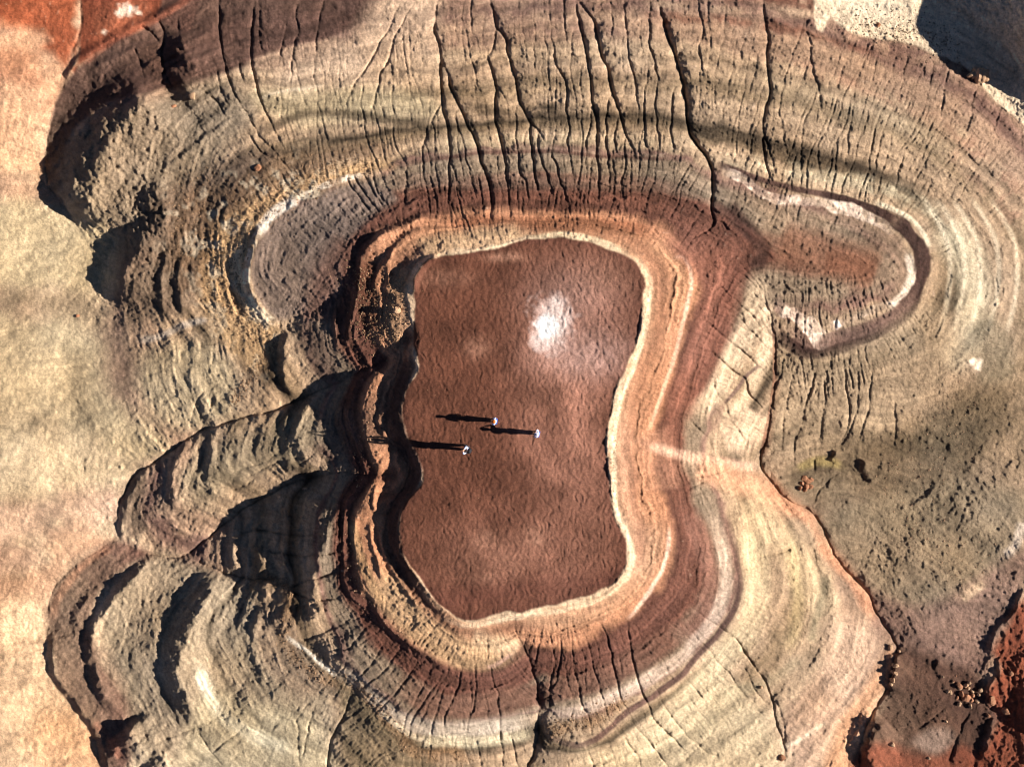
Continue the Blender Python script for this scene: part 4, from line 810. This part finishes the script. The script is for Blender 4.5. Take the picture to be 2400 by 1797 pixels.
# ------------------------------------------------------------------ materials
def clay_material(name, bump=0.5, rough=0.95):
    m = bpy.data.materials.new(name); m.use_nodes = True
    t = m.node_tree; n = t.nodes; b = n['Principled BSDF']
    b.inputs['Roughness'].default_value = rough; b.inputs['Specular IOR Level'].default_value = 0.15
    at = n.new('ShaderNodeAttribute'); at.attribute_name = 'bed_colour'
    tc = n.new('ShaderNodeTexCoord')
    na = n.new('ShaderNodeTexNoise'); na.inputs['Scale'].default_value = 8.5; na.inputs['Detail'].default_value = 6; na.inputs['Roughness'].default_value = .85
    nb = n.new('ShaderNodeTexNoise'); nb.inputs['Scale'].default_value = 2.6; nb.inputs['Detail'].default_value = 3
    t.links.new(tc.outputs['Object'], na.inputs['Vector']); t.links.new(tc.outputs['Object'], nb.inputs['Vector'])
    mr = n.new('ShaderNodeMapRange'); mr.inputs['From Min'].default_value = .3; mr.inputs['From Max'].default_value = .7; mr.inputs['To Min'].default_value = .60; mr.inputs['To Max'].default_value = 1.40
    t.links.new(na.outputs['Fac'], mr.inputs['Value'])
    mx = n.new('ShaderNodeVectorMath'); mx.operation = 'SCALE'
    t.links.new(at.outputs['Color'], mx.inputs[0]); t.links.new(mr.outputs[0], mx.inputs['Scale'])
    t.links.new(mx.outputs[0], b.inputs['Base Color'])
    ad = n.new('ShaderNodeMath'); ad.operation = 'MULTIPLY_ADD'; ad.inputs[1].default_value = .35
    t.links.new(nb.outputs['Fac'], ad.inputs[0]); t.links.new(na.outputs['Fac'], ad.inputs[2])
    bp = n.new('ShaderNodeBump'); bp.inputs['Strength'].default_value = bump; bp.inputs['Distance'].default_value = .24
    t.links.new(ad.outputs[0], bp.inputs['Height']); t.links.new(bp.outputs[0], b.inputs['Normal'])
    return m
def plain_material(name, rgb, rough=.85, var=.25, scale=8, bump=.4):
    m = bpy.data.materials.new(name); m.use_nodes = True
    t = m.node_tree; n = t.nodes; b = n['Principled BSDF']
    b.inputs['Roughness'].default_value = rough; b.inputs['Specular IOR Level'].default_value = 0.2
    tc = n.new('ShaderNodeTexCoord'); na = n.new('ShaderNodeTexNoise'); na.inputs['Scale'].default_value = scale; na.inputs['Detail'].default_value = 4
    t.links.new(tc.outputs['Object'], na.inputs['Vector'])
    cr = n.new('ShaderNodeValToRGB'); c = c8(*rgb)
    cr.color_ramp.elements[0].position = .3; cr.color_ramp.elements[1].position = .7
    cr.color_ramp.elements[0].color = (*[float(q) * (1 - var) for q in c], 1); cr.color_ramp.elements[1].color = (*[min(1, float(q) * (1 + var)) for q in c], 1)
    t.links.new(na.outputs['Fac'], cr.inputs[0]); t.links.new(cr.outputs[0], b.inputs['Base Color'])
    if bump:
        bp = n.new('ShaderNodeBump'); bp.inputs['Strength'].default_value = bump; bp.inputs['Distance'].default_value = .05
        t.links.new(na.outputs['Fac'], bp.inputs['Height']); t.links.new(bp.outputs[0], b.inputs['Normal'])
    return m
clay = clay_material('clay_beds', .7)
mud = clay_material('dry_mud', .55)

# ------------------------------------------------------------------ the land, one mesh for each landform
ii, jj = np.meshgrid(np.arange(NY - 1), np.arange(NX - 1), indexing='ij')
q0 = (ii * NX + jj).ravel()
quads = np.stack([q0, q0 + NX, q0 + NX + 1, q0 + 1], -1)
fcx = (FX[:-1, :-1] + STEP / 2).ravel(); fcy = (FY[:-1, :-1] + STEP / 2).ravel()
reg = np.zeros(len(q0), np.int8)                                   # 0 plain
def inp(P): return poly_in(fcx, fcy, spline(P, True, 20))
HILL = [(430,-150)] + [p[:2] for p in FOOT_NW] + [(170,470),(215,560),(235,640),(205,720),(230,830),(290,920),(330,990)] + [p[:2] for p in V1[9:]] + FOOT_SW + [(900,2300),(1850,2200)] + [p[:2] for p in V4[::-1]] + [(1625,540),(1560,530)] + G11[::-1] + [(1410,-150)]
RIDGE = [(1410,-150)] + G11 + [(1560,530),(1625,540)] + [p[:2] for p in V4[:20]] + [(2060,1460),(2130,1400),(2212,1290),(2500,1200),(2700,700),(2420,420),(2290,330),(2211,267),(2158,227),(2118,180),(2095,157),(2069,137),(2025,120),(1981,100),(1941,90),(1885,83),(1835,67),(1795,37),(1755,0),(1700,-60),(1650,-150)]
reg[inp(RIDGE)] = 2; reg[inp(HILL)] = 1
reg[poly_in(fcx, fcy, RIM_S)] = 3
NEP = poly_in(fcx, fcy, np.array([(1500,-60000),(60000,-60000),(60000,1100),(2700,800),(2420,420),(2000,-80),(1500,-150)], float))
reg[(reg == 0) & NEP] = 4
SEP = poly_in(fcx, fcy, np.array([(1850,60000),(1850,1500),(1930,1396),(2000,1380),(2212,1100),(2700,700),(60000,1100),(60000,60000)], float))
reg[(reg == 0) & SEP] = 5
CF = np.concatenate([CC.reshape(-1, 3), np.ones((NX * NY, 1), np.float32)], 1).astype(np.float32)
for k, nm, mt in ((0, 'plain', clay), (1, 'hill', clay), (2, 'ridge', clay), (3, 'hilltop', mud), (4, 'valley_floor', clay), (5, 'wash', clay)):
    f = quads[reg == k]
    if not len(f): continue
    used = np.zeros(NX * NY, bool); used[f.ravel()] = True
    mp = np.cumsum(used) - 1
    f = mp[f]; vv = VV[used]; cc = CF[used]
    me = bpy.data.meshes.new(nm)
    me.vertices.add(len(vv)); me.vertices.foreach_set('co', vv.ravel())
    me.loops.add(f.size); me.loops.foreach_set('vertex_index', f.ravel().astype(np.int32))
    me.polygons.add(len(f)); me.polygons.foreach_set('loop_start', np.arange(0, f.size, 4, dtype=np.int32))
    me.polygons.foreach_set('loop_total', np.full(len(f), 4, np.int32))
    me.polygons.foreach_set('use_smooth', np.ones(len(f), bool))
    me.update(calc_edges=True)
    at = me.color_attributes.new('bed_colour', 'FLOAT_COLOR', 'POINT'); at.data.foreach_set('color', cc.ravel())
    me.materials.append(mt)
    o = bpy.data.objects.new(nm, me); COL.objects.link(o); o['kind'] = 'structure'

# ------------------------------------------------------------------ rocks
random.seed(4)
def rock_mesh(name, seed, sub=2, flat=.7, mat=None, chop=6):
    import bmesh
    rr = random.Random(seed); bm = bmesh.new()
    bmesh.ops.create_icosphere(bm, subdivisions=sub, radius=1)
    planes = [(Vector((rr.gauss(0, 1), rr.gauss(0, 1), rr.gauss(0, .8))).normalized(), rr.uniform(.5, .85)) for _ in range(chop)]
    for v_ in bm.verts:
        for nrm, dd in planes:
            k = v_.co.dot(nrm)
            if k > dd: v_.co -= nrm * (k - dd)
        v_.co *= rr.uniform(.94, 1.06)
        v_.co.z *= flat
    me = bpy.data.meshes.new(name); bm.to_mesh(me); bm.free()
    if mat: me.materials.append(mat)
    return me
m_rock = plain_material('tan_sandstone', (172,138,108), var=.3, scale=3)
m_rock2 = plain_material('brown_mudstone', (150,104,76), var=.3, scale=3)
m_grav = plain_material('rusty_gravel', (134,106,80), var=.6, scale=3)
rocks = [rock_mesh('boulder', s, 2, .75, m_rock) for s in range(5)] + [rock_mesh('boulder', s + 20, 2, .7, m_rock2) for s in range(4)]
def put_rock(fx, fy, size, label, group, kind=None, cat='boulder', name='boulder'):
    me = rocks[kind if kind is not None else random.randrange(5)]
    o = bpy.data.objects.new(name, me); COL.objects.link(o)
    p = ground(fx, fy)
    sx_, sy_, sz_ = size * random.uniform(.8, 1.25), size * random.uniform(.7, 1.1), size * random.uniform(.7, 1.1)
    o.location = p + Vector((0, 0, sz_ * .28)); o.scale = (sx_, sy_, sz_); o.rotation_euler = (random.uniform(-.3, .3), random.uniform(-.3, .3), random.uniform(0, 6.28))
    o['label'] = label; o['category'] = cat
    if group: o['group'] = group
    return o
# outcrop on the north-east foot: stacked blocks
def empty(name, loc, label, cat, group=None):
    o = bpy.data.objects.new(name, None); COL.objects.link(o); o.location = loc; o.empty_display_size = .2
    o['label'] = label; o['category'] = cat
    if group: o['group'] = group
    return o
bpy_update = bpy.context.view_layer.update
ox, oy = T(2,0,[(1905,490)])[0]
oc = empty('rock_outcrop', ground(ox, oy), 'pale sandstone outcrop of stacked blocks beside the dark blue shadow at the upper right', 'rock outcrop')
for (cx_, cy_, s_) in ((1862,488,.38),(1885,474,.42),(1900,500,.50),(1925,505,.52),(1948,488,.40),(1940,516,.38),(1962,500,.30),(1915,478,.36),(1880,500,.34),(1955,512,.24)):
    p = T(2,0,[(cx_, cy_)])[0]; g = ground(*p)
    b = bpy.data.objects.new('block', rocks[random.randrange(5)]); COL.objects.link(b); b.parent = oc
    b.location = g - oc.location + Vector((0, 0, s_ * .4)); b.scale = (s_ * 1.2, s_ * .8, s_ * random.uniform(.8, 1.3)); b.rotation_euler = (random.uniform(-.3, .3), random.uniform(-.3, .3), random.uniform(0, 6))
ORD = ['first', 'second', 'third', 'fourth', 'fifth', 'sixth', 'seventh', 'eighth', 'ninth']
# boulder pile, lower right
BR = [(1700,1060,.20),(1740,1090,.26),(1780,1075,.2),(1730,1130,.3),(1770,1130,.34),(1810,1110,.3),(1850,1090,.24),(1870,1120,.26),(1840,1140,.3),(1800,1160,.32),(1760,1175,.3),(1810,1200,.42),(1850,1180,.34),(1890,1160,.3),(1905,1190,.28),(1870,1215,.34),(1780,1215,.3),(1900,1130,.24),(1720,1180,.22),(1830,1230,.3),(1890,1235,.24),(1930,1150,.22),(1790,1100,.18),(1750,1060,.16)]
_r = random.Random(3)
BR = [(x_ + _r.uniform(-30, 30), y_ + _r.uniform(-26, 26), z_ * _r.uniform(.35, .95)) for x_, y_, z_ in BR] 
names = {}
for q_, w_ in (((min(BR, key=lambda b: b[0])), 'leftmost boulder of the boulder pile on the dark slope, lower right'), ((max(BR, key=lambda b: b[0])), 'rightmost boulder of the boulder pile on the dark slope, lower right'),
    ((min(BR, key=lambda b: b[1])), 'topmost boulder of the boulder pile on the dark slope, lower right'), ((max(BR, key=lambda b: b[1])), 'lowest boulder of the boulder pile on the dark slope, lower right'), ((max(BR, key=lambda b: b[2])), 'largest boulder of the boulder pile on the dark slope, lower right')): names[q_] = w_
for b_ in BR:
    put_rock(*T(2,2,[b_[:2]])[0], b_[2], names.get(b_, 'angular boulder inside the boulder pile on the dark slope, lower right'), 'boulders in the lower right pile', random.randrange(9))
for cx_, cy_, s_, lab in ((2000,1215,.38,'large dark boulder on orange clay just right of the boulder pile'), (2085,1280,.34,'lone boulder on the orange clay slope, furthest right of the boulder pile'), (2120,1040,.22,'small boulder near the right edge, above the boulder pile'),
    (1975,1310,.22,'boulder at the rim of the grey clay tongue right below the boulder pile'), (1700,1350,.2,'pale boulder on the smooth grey slope below the boulder pile'), (1350,1500,.26,'boulder with a long shadow in the dark foot of the gully at the bottom'), (1590,1590,.14,'small stone on the pale grey patch near the bottom edge')):
    put_rock(*T(2,2,[(cx_, cy_)])[0], s_, lab, None, random.randrange(5, 9) if cx_ > 1900 else None)
for k_, (cx_, cy_, s_) in enumerate(sorted(((1365,985,.24),(1385,990,.2),(1358,1030,.22),(1372,1040,.24),(1348,1080,.2),(1362,1085,.18),(1340,870,.26),(1400,900,.2),(1345,1110,.16)), key=lambda b: b[1])):
    put_rock(*T(2,2,[(cx_, cy_)])[0], s_, ORD[k_] + ' block from the top along the gully lip at the lower right', 'blocks along the lower right gully lip')
for k_, (cx_, cy_, s_) in enumerate(sorted(((785,1435,.26),(805,1450,.3),(830,1445,.22),(770,1470,.22),(800,1485,.3),(825,1490,.24),(790,1510,.2),(760,1500,.18)), key=lambda b: b[1])):
    put_rock(*T(2,1,[(cx_, cy_)])[0], s_, ORD[k_] + ' brown mud block from the top in the cluster beside the yellowish clay', 'mud blocks in the right hand hollow', random.randrange(5, 9))
put_rock(*T(0,0,[(1250,625)])[0], .36, 'lone tan boulder on the dark olive slope at the upper left', None)
put_rock(*T(0,0,[(1125,690)])[0], .2, 'small rusty stone just left of the lone boulder on the upper left slope', None, 6)
put_rock(*T(0,0,[(1670,1085)])[0], .34, 'rusty boulder just above the gravelly white crust on the left', None, 7)
put_rock(*T(1,1,[(360,355)])[0], .34, 'white block on the eroded shoulder at the left edge of the brown hilltop', None)
put_rock(*T(0,1,[(505,388)])[0], .16, 'single dark stone lying alone on the pale plain at the left', None, 6)
put_rock(*T(2,2,[(505,1130)])[0], .16, 'small stone on the creamy slope at the lower right between two cracks', None)
put_rock(*T(2,0,[(1262,165)])[0], .2, 'dark stone lying alone on the pale ground at the upper right', None, 5)
put_rock(*T(2,2,[(640,1585)])[0], .3, 'brown block perched at the mouth of the long crack by the bottom edge', None, 6)

# gravel: too many to count, one mesh
def scatter(name, label, spots, mat, seed):
    rr = random.Random(seed)
    base = np.array([(1,0,0),(0,1,0),(-1,0,0),(0,-1,0),(0,0,1),(.0,.0,-.5)], float)
    tri = np.array([(0,1,4),(1,2,4),(2,3,4),(3,0,4),(1,0,5),(2,1,5),(3,2,5),(0,3,5)])
    vs, fs = [], []
    for fx, fy, s in spots:
        g = ground(fx, fy); a = rr.uniform(0, 6.28)
        k = base * (1 + np.array([[rr.uniform(-.35, .35)] for _ in range(6)]))
        c, s2 = math.cos(a), math.sin(a)
        k = np.stack([k[:, 0] * c - k[:, 1] * s2 * .8, k[:, 0] * s2 + k[:, 1] * c * .8, k[:, 2] * .8], 1) * s
        fs.append(tri + 6 * len(vs)); vs.append(k + np.array(g))
    V = np.concatenate(vs); Fc = np.concatenate(fs)
    me = bpy.data.meshes.new(name); me.from_pydata(V.tolist(), [], Fc.tolist()); me.materials.append(mat)
    o = bpy.data.objects.new(name, me); COL.objects.link(o); o['kind'] = 'stuff'; o['label'] = label; o['category'] = 'gravel'
    return o
def along(line, n, spread, rr, s0=.03, s1=.10):
    s0 *= .8; s1 *= .8
    P = spline(line, False, 6); out = []
    for _ in range(n):
        p = P[rr.randrange(len(P))]
        out.append((p[0] + rr.gauss(0, spread), p[1] + rr.gauss(0, spread), s0 + (s1 - s0) * rr.random() ** 2.5))
    return out
rr = random.Random(9)
sp = along([(800,340),(740,355),(660,385),(590,425),(530,480),(500,540),(490,600),(500,660),(550,720),(590,740)], 3600, 20, rr) + along([(600,740),(570,780),(530,830),(505,870)], 700, 8, rr) + along([(760,590),(800,650),(790,700),(830,740),(850,690)], 500, 20, rr, .05, .13)
sp += along([(430,400),(400,480),(420,560)], 500, 26, rr)
scatter('gravel', 'rusty gravel scattered along the white crust on the left of the hill', sp, m_grav, 1)
sp = []
for l in GR_LINES: sp += along(l, 420, 9, rr, .03, .13) + along(l, 420, 20, rr, .03, .07)
scatter('gravel', 'rusty gravel strewn in a broken line around the lower flank of the hill', sp, m_grav, 2)
sp = along([(1850,45),(1900,60),(1960,70),(2020,100),(2060,110)], 420, 20, rr, .04, .14) + along([(1820,30),(1950,20),(2040,60)], 140, 30, rr, .04, .12)
scatter('gravel', 'dark stones strewn on the pale ground at the upper right', sp, plain_material('dark_stone', (140,118,94), var=.4, scale=3), 3)
sp = along([(2050,850),(2090,900),(2060,960),(1980,1020),(1900,1060)], 260, 40, rr, .04, .12) + along([(2000,1130),(2060,1200),(2130,1250)], 200, 40, rr, .04, .11) + along([(1340,870),(1330,940),(1330,1100)], 240, 6, rr, .03, .08)
scatter('gravel', 'scattered pale stones on the grey slope at the right', sp, m_rock, 4)

sp = along([(820,850),(800,900),(775,960),(780,1080),(770,1160),(780,1270),(860,1370)], 260, 14, rr, .03, .12) + along([(860,600),(850,680),(860,740)], 260, 14, rr, .03, .12) + along([(920,1280),(960,1330),(1040,1345),(1200,1325),(1320,1290)], 200, 8, rr, .02, .08) + along([(1400,620),(1385,760),(1340,880),(1325,1050)], 160, 7, rr, .02, .07)
scatter('gravel', 'fallen crumbs of tan clay along the foot of the hilltop edge', sp, m_rock, 5)
sp = along([(60,200),(80,500),(120,800),(60,1000),(60,1400)], 260, 60, rr, .02, .07) + along([(1180,900),(1150,1100),(1050,700)], 90, 110, rr, .015, .05)
scatter('gravel', 'sparse small stones lying on the open ground', sp, m_rock, 6)

# ------------------------------------------------------------------ people
def skin(name, verts, edges, radii, mat, parent, levels=2):
    me = bpy.data.meshes.new(name); me.from_pydata(verts, edges, []); me.materials.append(mat)
    o = bpy.data.objects.new(name, me); COL.objects.link(o); o.parent = parent
    md = o.modifiers.new('Skin', 'SKIN'); md.use_smooth_shade = True
    for k, r_ in enumerate(radii):
        r_ = r_ if isinstance(r_, tuple) else (r_, r_)
        me.skin_vertices[0].data[k].radius = r_
        me.skin_vertices[0].data[k].use_root = (k == 0)
    sb = o.modifiers.new('Subdivision', 'SUBSURF'); sb.levels = levels; sb.render_levels = levels
    return o
def ball(name, loc, sc, mat, parent, cut=None):
    import bmesh
    bm = bmesh.new(); bmesh.ops.create_uvsphere(bm, u_segments=20, v_segments=14, radius=1)
    if cut is not None:
        bmesh.ops.delete(bm, geom=[v_ for v_ in bm.verts if cut(v_.co)], context='VERTS')
    for v_ in bm.verts: v_.co = Vector((v_.co.x * sc[0], v_.co.y * sc[1], v_.co.z * sc[2])) + Vector(loc)
    for f in bm.faces: f.smooth = True
    me = bpy.data.meshes.new(name); bm.to_mesh(me); bm.free(); me.materials.append(mat)
    o = bpy.data.objects.new(name, me); COL.objects.link(o); o.parent = parent
    return o
m_skin = plain_material('skin', (206,160,132), var=.05, scale=20, bump=0)
m_black = plain_material('black_cloth', (34,32,36), var=.2, bump=.1)
m_shoe = plain_material('shoe_leather', (60,50,44), var=.2, bump=.1)
def person(fx, fy, face, label, shirt, trouser, hairc, arms, stance=.1, lean=0.0, hat=None, pack=None, sleeve=True, scale=1.0):
    """face: direction looked at, degrees; local +y is forward. arms: for left (-x) and right (+x): elbow and hand positions"""
    root = empty('person', ground(fx, fy), label, 'person', 'people standing on the brown hilltop')
    root.rotation_euler = (0, 0, R(face - 90)); root.scale = (scale,) * 3
    hz, st = .92, stance
    L = lean
    def body_pts(side_): 
        e, h = arms[side_]; return Vector(e), Vector(h)
    V = [(0, 0, .95), (0, .01 + .3 * L, 1.12), (0, .0 + .7 * L, 1.30), (0, L, 1.44), (0, .01 + L * 1.1, 1.52), (0, .02 + L * 1.2, 1.60), (0, .02 + L * 1.2, 1.69)]
    E = [(0,1),(1,2),(2,3),(3,4),(4,5),(5,6)]
    Rd = [(.15,.11),(.13,.10),(.16,.11),(.10,.08),(.062,.062),(.110,.125),(.105,.120)]
    for s in (0, 1):
        k = len(V); sx_ = -1 if s == 0 else 1
        e, h = body_pts(s)
        sh = Vector((sx_ * .17, L * .95, 1.42))
        wv = h + (e - h).normalized() * .08
        V += [tuple(sh), tuple(e), tuple(wv), tuple(h)]
        E += [(3, k), (k, k + 1), (k + 1, k + 2), (k + 2, k + 3)]; Rd += [.062, .042, .027, (.038,.02)]
        # fingers and thumb
        d = (h - e).normalized(); n_ = d.cross(Vector((0, 0, 1)));
        if n_.length < .3: n_ = d.cross(Vector((0, 1, 0)))
        n_.normalize()
        for q_, (off, ln) in enumerate(((-.028,.065),(-.010,.080),(.010,.078),(.028,.060))):
            kk = len(V); a = h + n_ * off + d * .03; b = a + d * ln * .55; c = b + (d * .8 + d.cross(n_) * .5) * ln * .5
            V += [tuple(a), tuple(b), tuple(c)]; E += [(k + 3, kk), (kk, kk + 1), (kk + 1, kk + 2)]; Rd += [.010, .009, .008]
        kk = len(V); V += [tuple(h - n_ * .045), tuple(h - n_ * .06 + d * .045)]; E += [(k + 3, kk), (kk, kk + 1)]; Rd += [.012, .010]
    feet = []
    for s in (-1, 1):
        k = len(V); f_ = stance if isinstance(stance, tuple) else (stance, 0)
        fy_ = f_[1] * s
        V += [(s * .095, 0, .88), (s * (.1 + f_[0]) * .6, fy_ * .5 + .03, .49), (s * (.08 + f_[0]), fy_, .09), (s * (.09 + f_[0]), fy_ + .13, .04)]
        E += [(0, k), (k, k + 1), (k + 1, k + 2), (k + 2, k + 3)]; Rd += [.09, .055, .036, .035]
        feet.append((s, f_[0], fy_))
    skin('body', V, E, Rd, m_skin, root)
    # shirt
    Vs = [(0, .0, .93), (0, .01 + .3 * L, 1.12), (0, .7 * L, 1.30), (0, L, 1.445)]; Es = [(0,1),(1,2),(2,3)]; Rs = [(.19,.15),(.18,.15),(.19,.15),(.13,.11)]
    for s in (0, 1):
        k = len(Vs); e, h = body_pts(s); sx_ = -1 if s == 0 else 1
        sh = Vector((sx_ * .17, L * .95, 1.425)); end = e + (h - e) * (.75 if sleeve else -.3)
        Vs += [tuple(sh), tuple(sh.lerp(e, .9)), tuple(end)] ; Es += [(3, k), (k, k + 1), (k + 1, k + 2)]; Rs += [.072, .058, .05]
    skin('shirt', Vs, Es, Rs, shirt, root)
    Vt = [(0, 0, .95)]; Et = []; Rt = [(.165,.125)]
    for s, fxo, fyo in feet:
        k = len(Vt); Vt += [(s * .1, 0, .85), (s * (.1 + fxo) * .6, fyo * .5 + .03, .49), (s * (.08 + fxo), fyo, .12)]
        Et += [(0, k), (k, k + 1), (k + 1, k + 2)]; Rt += [.125, .105, .085]
    skin('trousers', Vt, Et, Rt, trouser, root)
    for s, fxo, fyo in feet:
        ball('shoe', (s * (.085 + fxo), fyo + .06, .05), (.052, .145, .055), m_shoe, root)
    hy = .02 + L * 1.2
    ball('hair', (0, hy - .014, 1.685), (.122, .138, .130), hairc, root, cut=lambda c: c.z < -.1 and c.y > -.25 or c.z < -.62)
    for s in (-1, 1):
        ball('eye', (s * .033, hy + .104, 1.652), (.014, .009, .010), m_black, root)
        ball('ear', (s * .104, hy, 1.64), (.012, .024, .032), m_skin, root)
    ball('nose', (0, hy + .118, 1.622), (.014, .022, .024), m_skin, root)
    ball('mouth', (0, hy + .104, 1.585), (.026, .010, .007), plain_material('lips', (150,84,76), bump=0), root)
    if hat:
        ball('hat_brim', (0, hy + .02, 1.735), (.15, .17, .012), hat, root); ball('hat_crown', (0, hy, 1.76), (.10, .12, .085), hat, root)
    if pack:
        o = ball('backpack', (0, L * .7 - .20, 1.24), (.17, .13, .27), pack, root)
        for s in (-1, 1):
            skin('strap', [(s * .12, -.12 + L, 1.46), (s * .13, .02 + L, 1.50), (s * .13, .14 + L * .7, 1.35), (s * .14, .10 + L * .5, 1.15)], [(0,1),(1,2),(2,3)], [(.02,.01)] * 4, pack, root, 1)
    return root
m_blue = plain_material('blue_shirt', (120,150,214), var=.1, bump=.1)
m_white = plain_material('white_shirt', (176,190,226), var=.04, bump=.1)
m_auburn = plain_material('auburn_hair', (190,98,34), var=.25, scale=30)
m_sandy = plain_material('sandy_hair', (206,166,140), var=.2, scale=30)
m_dark = plain_material('dark_hair', (44,34,32), var=.2, scale=30)
m_jean = plain_material('blue_trousers', (52,84,170), var=.15, bump=.1)
m_grey = plain_material('grey_trousers', (70,66,72), var=.15, bump=.1)
m_red = plain_material('red_cloth', (190,60,70), var=.1, bump=.1)
m_hat = plain_material('pale_hat_straw', (206,200,214), var=.1)
# upper walker: looking down the hilltop towards the left, hands in front
person(1070, 908, 172, 'person with auburn hair and white shirt, the upper of the three on the hilltop', m_white, m_jean, m_auburn, [((-.25,.02,1.15),(-.17,.24,1.10)), ((.25,-.02,1.14),(.20,.16,1.02))], .0, .05)
# right-hand person: one arm lifted to the face, camera in hand
p2 = person(1160, 935, 165, 'person raising one hand to the face, furthest right of the three on the hilltop', m_white, m_jean, m_sandy, [((-.24,.05,1.16),(-.20,.22,1.04)), ((.36,.12,1.52),(.14,.18,1.68))], .0, .04, hat=m_hat)
# operator near the edge: both arms held up, backpack
p3 = person(1010, 967, 160, 'person with black backpack and both arms raised, furthest left on the hilltop', m_white, m_grey, m_dark, [((-.20,.06,1.70),(-.05,.10,2.08)), ((.20,.06,1.70),(.05,.10,2.08))], (.02, .10), .02, pack=m_black, scale=1.22)
scf = skin('scarf', [(-.12,.05,1.47),(0,.12,1.45),(.12,.05,1.47),(.0,-.08,1.5),(-.2,.1,1.25)], [(0,1),(1,2),(2,3),(3,0),(0,4)], [.03]*5, m_red, p3, 1)
